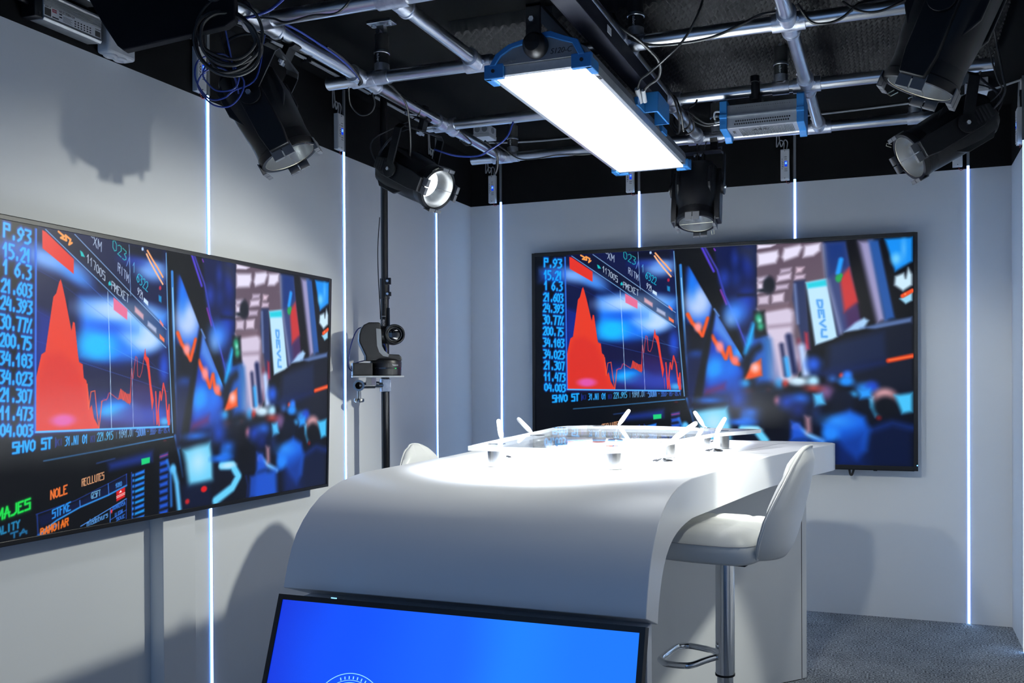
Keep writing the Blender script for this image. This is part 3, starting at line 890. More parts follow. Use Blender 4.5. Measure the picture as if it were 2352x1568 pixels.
cable('cable', [(-.560, 2.90, 2.66), (-.575, 2.86, 2.60), (-.60, 2.83, 2.50), (-.65, 2.83, 2.42), (-.73, 2.86, 2.37), (-.80, 2.94, 2.365), (-.85, 3.02, 2.375), (-.872, 3.056, 2.350)], .0040, 'cable_black', 'thin safety cable curving down from the foam ceiling to the panel plugs')
cable('cable', [(-.89, 3.55, 2.53), (-.86, 3.58, 2.47), (-.85, 3.62, 2.40), (-.87, 3.70, 2.37), (-.90, 3.76, 2.39), (-.93, 3.74, 2.45), (-.925, 3.68, 2.525), (-.87, 3.62, 2.50), (-.84, 3.60, 2.43), (-.84, 3.66, 2.36)], .0045, 'cable_black', 'black cable looped round the middle pipe at the third crossbar')
cable('cable', [(-.87, 3.90, 2.50), (-.872, 3.92, 2.46), (-.905, 3.93, 2.448), (-.94, 3.93, 2.47), (-.945, 3.94, 2.51), (-.905, 3.95, 2.545), (-.868, 3.96, 2.51), (-.872, 4.0, 2.46), (-.91, 4.01, 2.445)], .0050, 'cable_black', 'black cable wound round the middle pipe near the far crossbar')
cable('cable', [(-.29, 2.93, 2.53), (-.25, 2.955, 2.475), (-.20, 2.955, 2.462), (-.15, 2.958, 2.475), (-.10, 2.965, 2.515), (-.05, 3.0, 2.535), (.02, 3.0, 2.530)], .0045, 'cable_black', 'black cable twisted round the second crossbar near the big spotlight')
cable('cable', [(-.15, 2.975, 2.535), (-.10, 2.955, 2.49), (-.04, 2.955, 2.478), (.03, 2.96, 2.50), (.08, 2.98, 2.535)], .0040, 'cable_black', 'second black cable on the crossbar behind the big spotlight')
cable('cable', [(.33, 3.45, 2.70), (.36, 3.50, 2.55), (.385, 3.52, 2.42), (.395, 3.53, 2.35), (.36, 3.55, 2.30), (.30, 3.60, 2.285)], .0045, 'cable_black', 'black cable hanging down at right to the far right spotlight')
cable('cable', [(.31, 3.50, 2.70), (.34, 3.52, 2.52), (.37, 3.53, 2.40), (.385, 3.54, 2.36), (.33, 3.58, 2.315)], .0030, 'cable_black', 'thin black safety wire hanging beside the far right spotlight')
cable('cable', [(XR - .012, 4.56, 2.66), (XR - .012, 4.54, 2.70), (XR - .02, 4.60, HC - .006), (.40, 4.72, HC - .008), (.05, 4.78, HC - .008), (-.45, 4.80, HC - .012), (-.95, 4.80, HC - .010)], .0055, 'cable_grey', 'pale grey cable clipped along the far ceiling edge at right')
cable('cable', [(-2.40, 4.60, HC - .008), (-2.30, 4.70, HC - .008), (-2.00, 4.76, HC - .012), (-1.70, 4.78, HC - .008)], .0055, 'cable_grey', 'pale grey cable on the ceiling near the far left corner')
t = thing('cable_duct', 'pale cable pair clipped along the ceiling above the left wall', 'cable', (-2.43, 3.1, HC))
p = MB()
for k in (0, .012):
    p.tube([(-2.43 + k, 1.9, HC - .010), (-2.43 + k, 2.6, HC - .012), (-2.43 + k, 3.3, HC - .010), (-2.43 + k, 4.2, HC - .012)], .0045, 8)
p.build('cable_pair', 'cable_grey', t)
p = MB()
for y in (2.7, 2.95, 3.2, 3.45, 3.7):
    p.box((-2.445, y, HC - .022), (-2.405, y + .02, HC))
p.build('cable_clip', 'black_plastic', t)

# ------------------------------------------------------------------ pole with remote camera
px_, py_ = -2.354, 3.714
t = thing('support_pole', 'black vertical pole between floor and ceiling by the left wall', 'pole', (px_, py_, 0))
MB().cyl((px_, py_, 0.02), (px_, py_, 1.70), .0200, n=32).build('lower_tube', 'black_plastic', t)
MB().cyl((px_, py_, 1.70), (px_, py_, HC - .03), .0172, n=32).build('upper_tube', 'black_plastic', t)
MB().lathe((px_, py_, 0), (0, 0, 1), [(0, 0), (.05, 0), (.048, .012), (.025, .03), (0, .03)], 28).build('foot', 'rubber', t)
MB().lathe((px_, py_, HC), (0, 0, -1), [(0, 0), (.05, 0), (.048, .012), (.025, .03), (0, .03)], 28).build('head', 'rubber', t)
c_ = MB().cyl((px_, py_, 1.700), (px_, py_, 1.800), .0235, n=28)
c_.obox((px_ + .028, py_ - .012, 1.785), V((.012, .005, 0)), V((-.005, .010, 0)), V((0, 0, .016))); c_.obox((px_ + .028, py_ - .012, 1.722), V((.013, .005, 0)), V((-.005, .010, 0)), V((0, 0, .010)))
c_.build('locking_collar', 'black_plastic', t, bevel=.002)
sc = MB()
for z in (1.785, 1.722):
    sc.cyl((px_ + .030, py_ - .022, z), (px_ + .033, py_ - .030, z), .006, n=12)
sc.build('collar_screw', 'galv', t)
MB().obox((px_ + .024, py_ - .004, 1.60), V((.005, .002, 0)), V((-.004, .008, 0)), V((0, 0, .055))).build('side_clip', 'black_plastic', t)
dcam = V((-px_, -py_, 0)).normalized(); dr = V((-dcam.y, dcam.x, 0))
lettering('pole_print', 'Autopole  |', V((px_, py_, 1.515)) + dcam * .0202 - dr * .001, (0, 0, 1), -dr, .022, 'print_white', t, thick=.0004)
MB().tube([V((px_, py_, 2.10)) + dr * -.022, V((px_, py_, 1.95)) + dr * -.032, V((px_, py_, 1.80)) + dr * -.030, V((px_, py_, 1.68)) + dr * -.024, V((px_, py_, 1.60)) + dr * -.0215], .0022, 6).build('thin_cable', 'cable_black', t)

# silver clamp arm holding the camera plate
t = thing('camera_bracket', 'silver clamp bracket with flat plate fixed to the black pole', 'bracket', (px_, py_, 1.27))
fw = V((.60, -.80, 0)).normalized()      # the camera looks this way
rt = V((fw.y, -fw.x, 0)) * -1
rt = V((.80, .60, 0))
bc = V((-2.328, 3.605, 1.3185))           # centre of the plate
MB().obox(bc, rt * .118, fw * .075, V((0, 0, .004))).build('plate', 'alu', t, bevel=.001)
rg = V((-2.441, 3.620, 1.276))
ar = MB().cyl(rg, V((px_ - .03, py_ - .045, 1.277)), .016, n=24); ar.cyl(rg + V((.03, .012, .014)), V((px_ - .01, py_ - .04, 1.284)), .011, n=20)
ar.cyl(V((px_ - .03, py_ - .045, 1.277)), V((px_ + .012, py_ - .03, 1.277)), .014, n=20)
ar.build('arm', 'brushed', t)
rn = V((.50, -.86, 0)).normalized()
MB().lathe(rg - rn * .03, rn, [(.016, 0), (.027, 0), (.027, .06), (.018, .06), (.016, .058)], 32, close=True).build('clamp_ring', 'brushed', t)
MB().lathe(rg - rn * .02, rn, [(.0, 0), (.0165, 0), (.0165, .04)], 24).build('ring_bore', 'rubber', t)
hs_ = MB().cyl((px_, py_, 1.245), (px_, py_, 1.308), .0275, n=28); hs_.obox((px_ + .022, py_ - .022, 1.276), V((.016, .010, 0)), V((-.008, .012, 0)), V((0, 0, .030)))
hs_.build('pole_clamp', 'cast', t, bevel=.002)
sw = MB().cyl(rg - V((0, 0, .025)), rg - V((0, 0, .068)), .009, n=16); sw.lathe(rg - V((0, 0, .063)), (0, 0, -1), [(0, 0), (.022, 0), (.024, .004), (.024, .014), (.020, .018), (0, .018)], 28)
sw.build('clamp_screw', 'brushed', t)
nb = MB().box(bc + V((-.05, -.02, -.042)), bc + V((-.02, .02, -.004))); nb.build('plate_block', 'alu', t)

# remote controlled camera
cb = bc + V((0, 0, .0045))
t = thing('ptz_camera', 'black remote pan-tilt camera mounted on the pole bracket', 'camera', cb)
up = V((0, 0, 1))
lk = V((.62, -.785, 0)).normalized(); sr = V((.785, .62, 0))
b_ = MB()
ring = []
for z, r in ((0, .072), (.054, .074), (.062, .074), (.074, .0715), (.080, .0625)):
    rr = []
    for i in range(40):
        w = 2 * PI * i / 40
        rr.append(cb + sr * (.040 + r * math.cos(w)) + lk * (r * math.sin(w)) + up * z)
    ring.append(rr)
b_.loft(ring, smooth=True)
b_.obox(cb - sr * .072 + up * .030, sr * .045, lk * .055, up * .0300)
base = b_.build('base', 'black_plastic', t, bevel=.003, angle=30)
MB().lathe(cb + sr * .040 + up * .060, (0, 0, 1), [(.0745, -.0008), (.0752, 0), (.0745, .0008)], 40).build('base_seam', 'vent', base)
MB().lathe(cb + sr * .040 + up * .035, (0, 0, 1), [(.0742, -.003), (.0748, -.003), (.0748, .003), (.0742, .003)], 40).build('sensor_band', 'lens_glass', base)
pd = (lk * .86 + sr * .50).normalized(); pr_ = V((-pd.y, pd.x, 0))
lettering('maker_print', 'Panasonic', cb + sr * .040 + pd * .0752 - pr_ * .018 + up * .0475, pr_, up, .0085, 'print_white', base, thick=.0004)
MB().obox(cb + sr * .040 + pd * .0755 + up * .034, pr_ * .003, pd * .0006, up * .0016).build('tally_light', 'green_led', base)
# arm: a broad curved yoke rising at the left of the head
out_ = [(-.059, .070), (-.059, .093), (-.073, .123), (-.087, .152), (-.090, .166), (-.088, .195), (-.080, .222), (-.067, .240), (-.043, .252), (.005, .253), (.013, .246), (.014, .170), (.017, .140), (.028, .117), (.052, .102), (.100, .100), (.112, .086), (.112, .070)]
armo = MB().prism([cb + sr * (p_ * .98) + up * z - lk * .050 for p_, z in out_], lk * .100).build('tilt_arm', 'black_plastic', t, bevel=.009, seg=3)
tl = [(-.010, .223), (-.006, .141), (.004, .111), (.022, .093), (.046, .0885)]
tr_ = [(.0125, .220), (.0165, .141), (.028, .1185), (.043, .1035), (.050, .1015)]
tq = MB()
for i in range(4):
    tq.prism([cb + sr * p_ + up * z + lk * .0495 for p_, z in (tl[i], tr_[i], tr_[i + 1], tl[i + 1])], lk * .0025)
tq.build('silver_trim', 'alu_dark', armo)
hd_ = cb + sr * .076 + up * .196
h = MB().lathe(hd_ - lk * .055, lk, [(0, 0), (.036, .002), (.046, .014), (.049, .030), (.049, .104), (.047, .110), (.047, .120), (.044, .124), (.0405, .124), (.039, .114), (.030, .106)], 40)
h.cyl(hd_ - sr * .070, hd_, .043, n=32)
hd = h.build('camera_head', 'black_plastic', t, angle=40)
MB().lathe(hd_ - lk * .055, lk, [(.0300, .1035), (.024, .106), (.012, .108), (0, .1085)], 32).build('lens', 'lens_glass', hd)
MB().lathe(hd_ - lk * .055, lk, [(.030, .1045), (.0335, .108), (.030, .1085)], 32).build('lens_ring', 'tab', hd)
cable('cable', [cb - sr * .115 + up * .020, cb - sr * .135 + up * .05, cb - sr * .120 + up * .15, cb - sr * .085 + up * .225, cb - sr * .02 - lk * .03 + up * .22, V((px_ - .01, py_ - .03, 1.51)), V((px_ + .02, py_ - .03, 1.43)), cb - sr * .10 - lk * .03 + up * .06, cb - sr * .118 + up * .03], .0026, 'cable_blue', 'blue cable looped behind the pan-tilt camera')

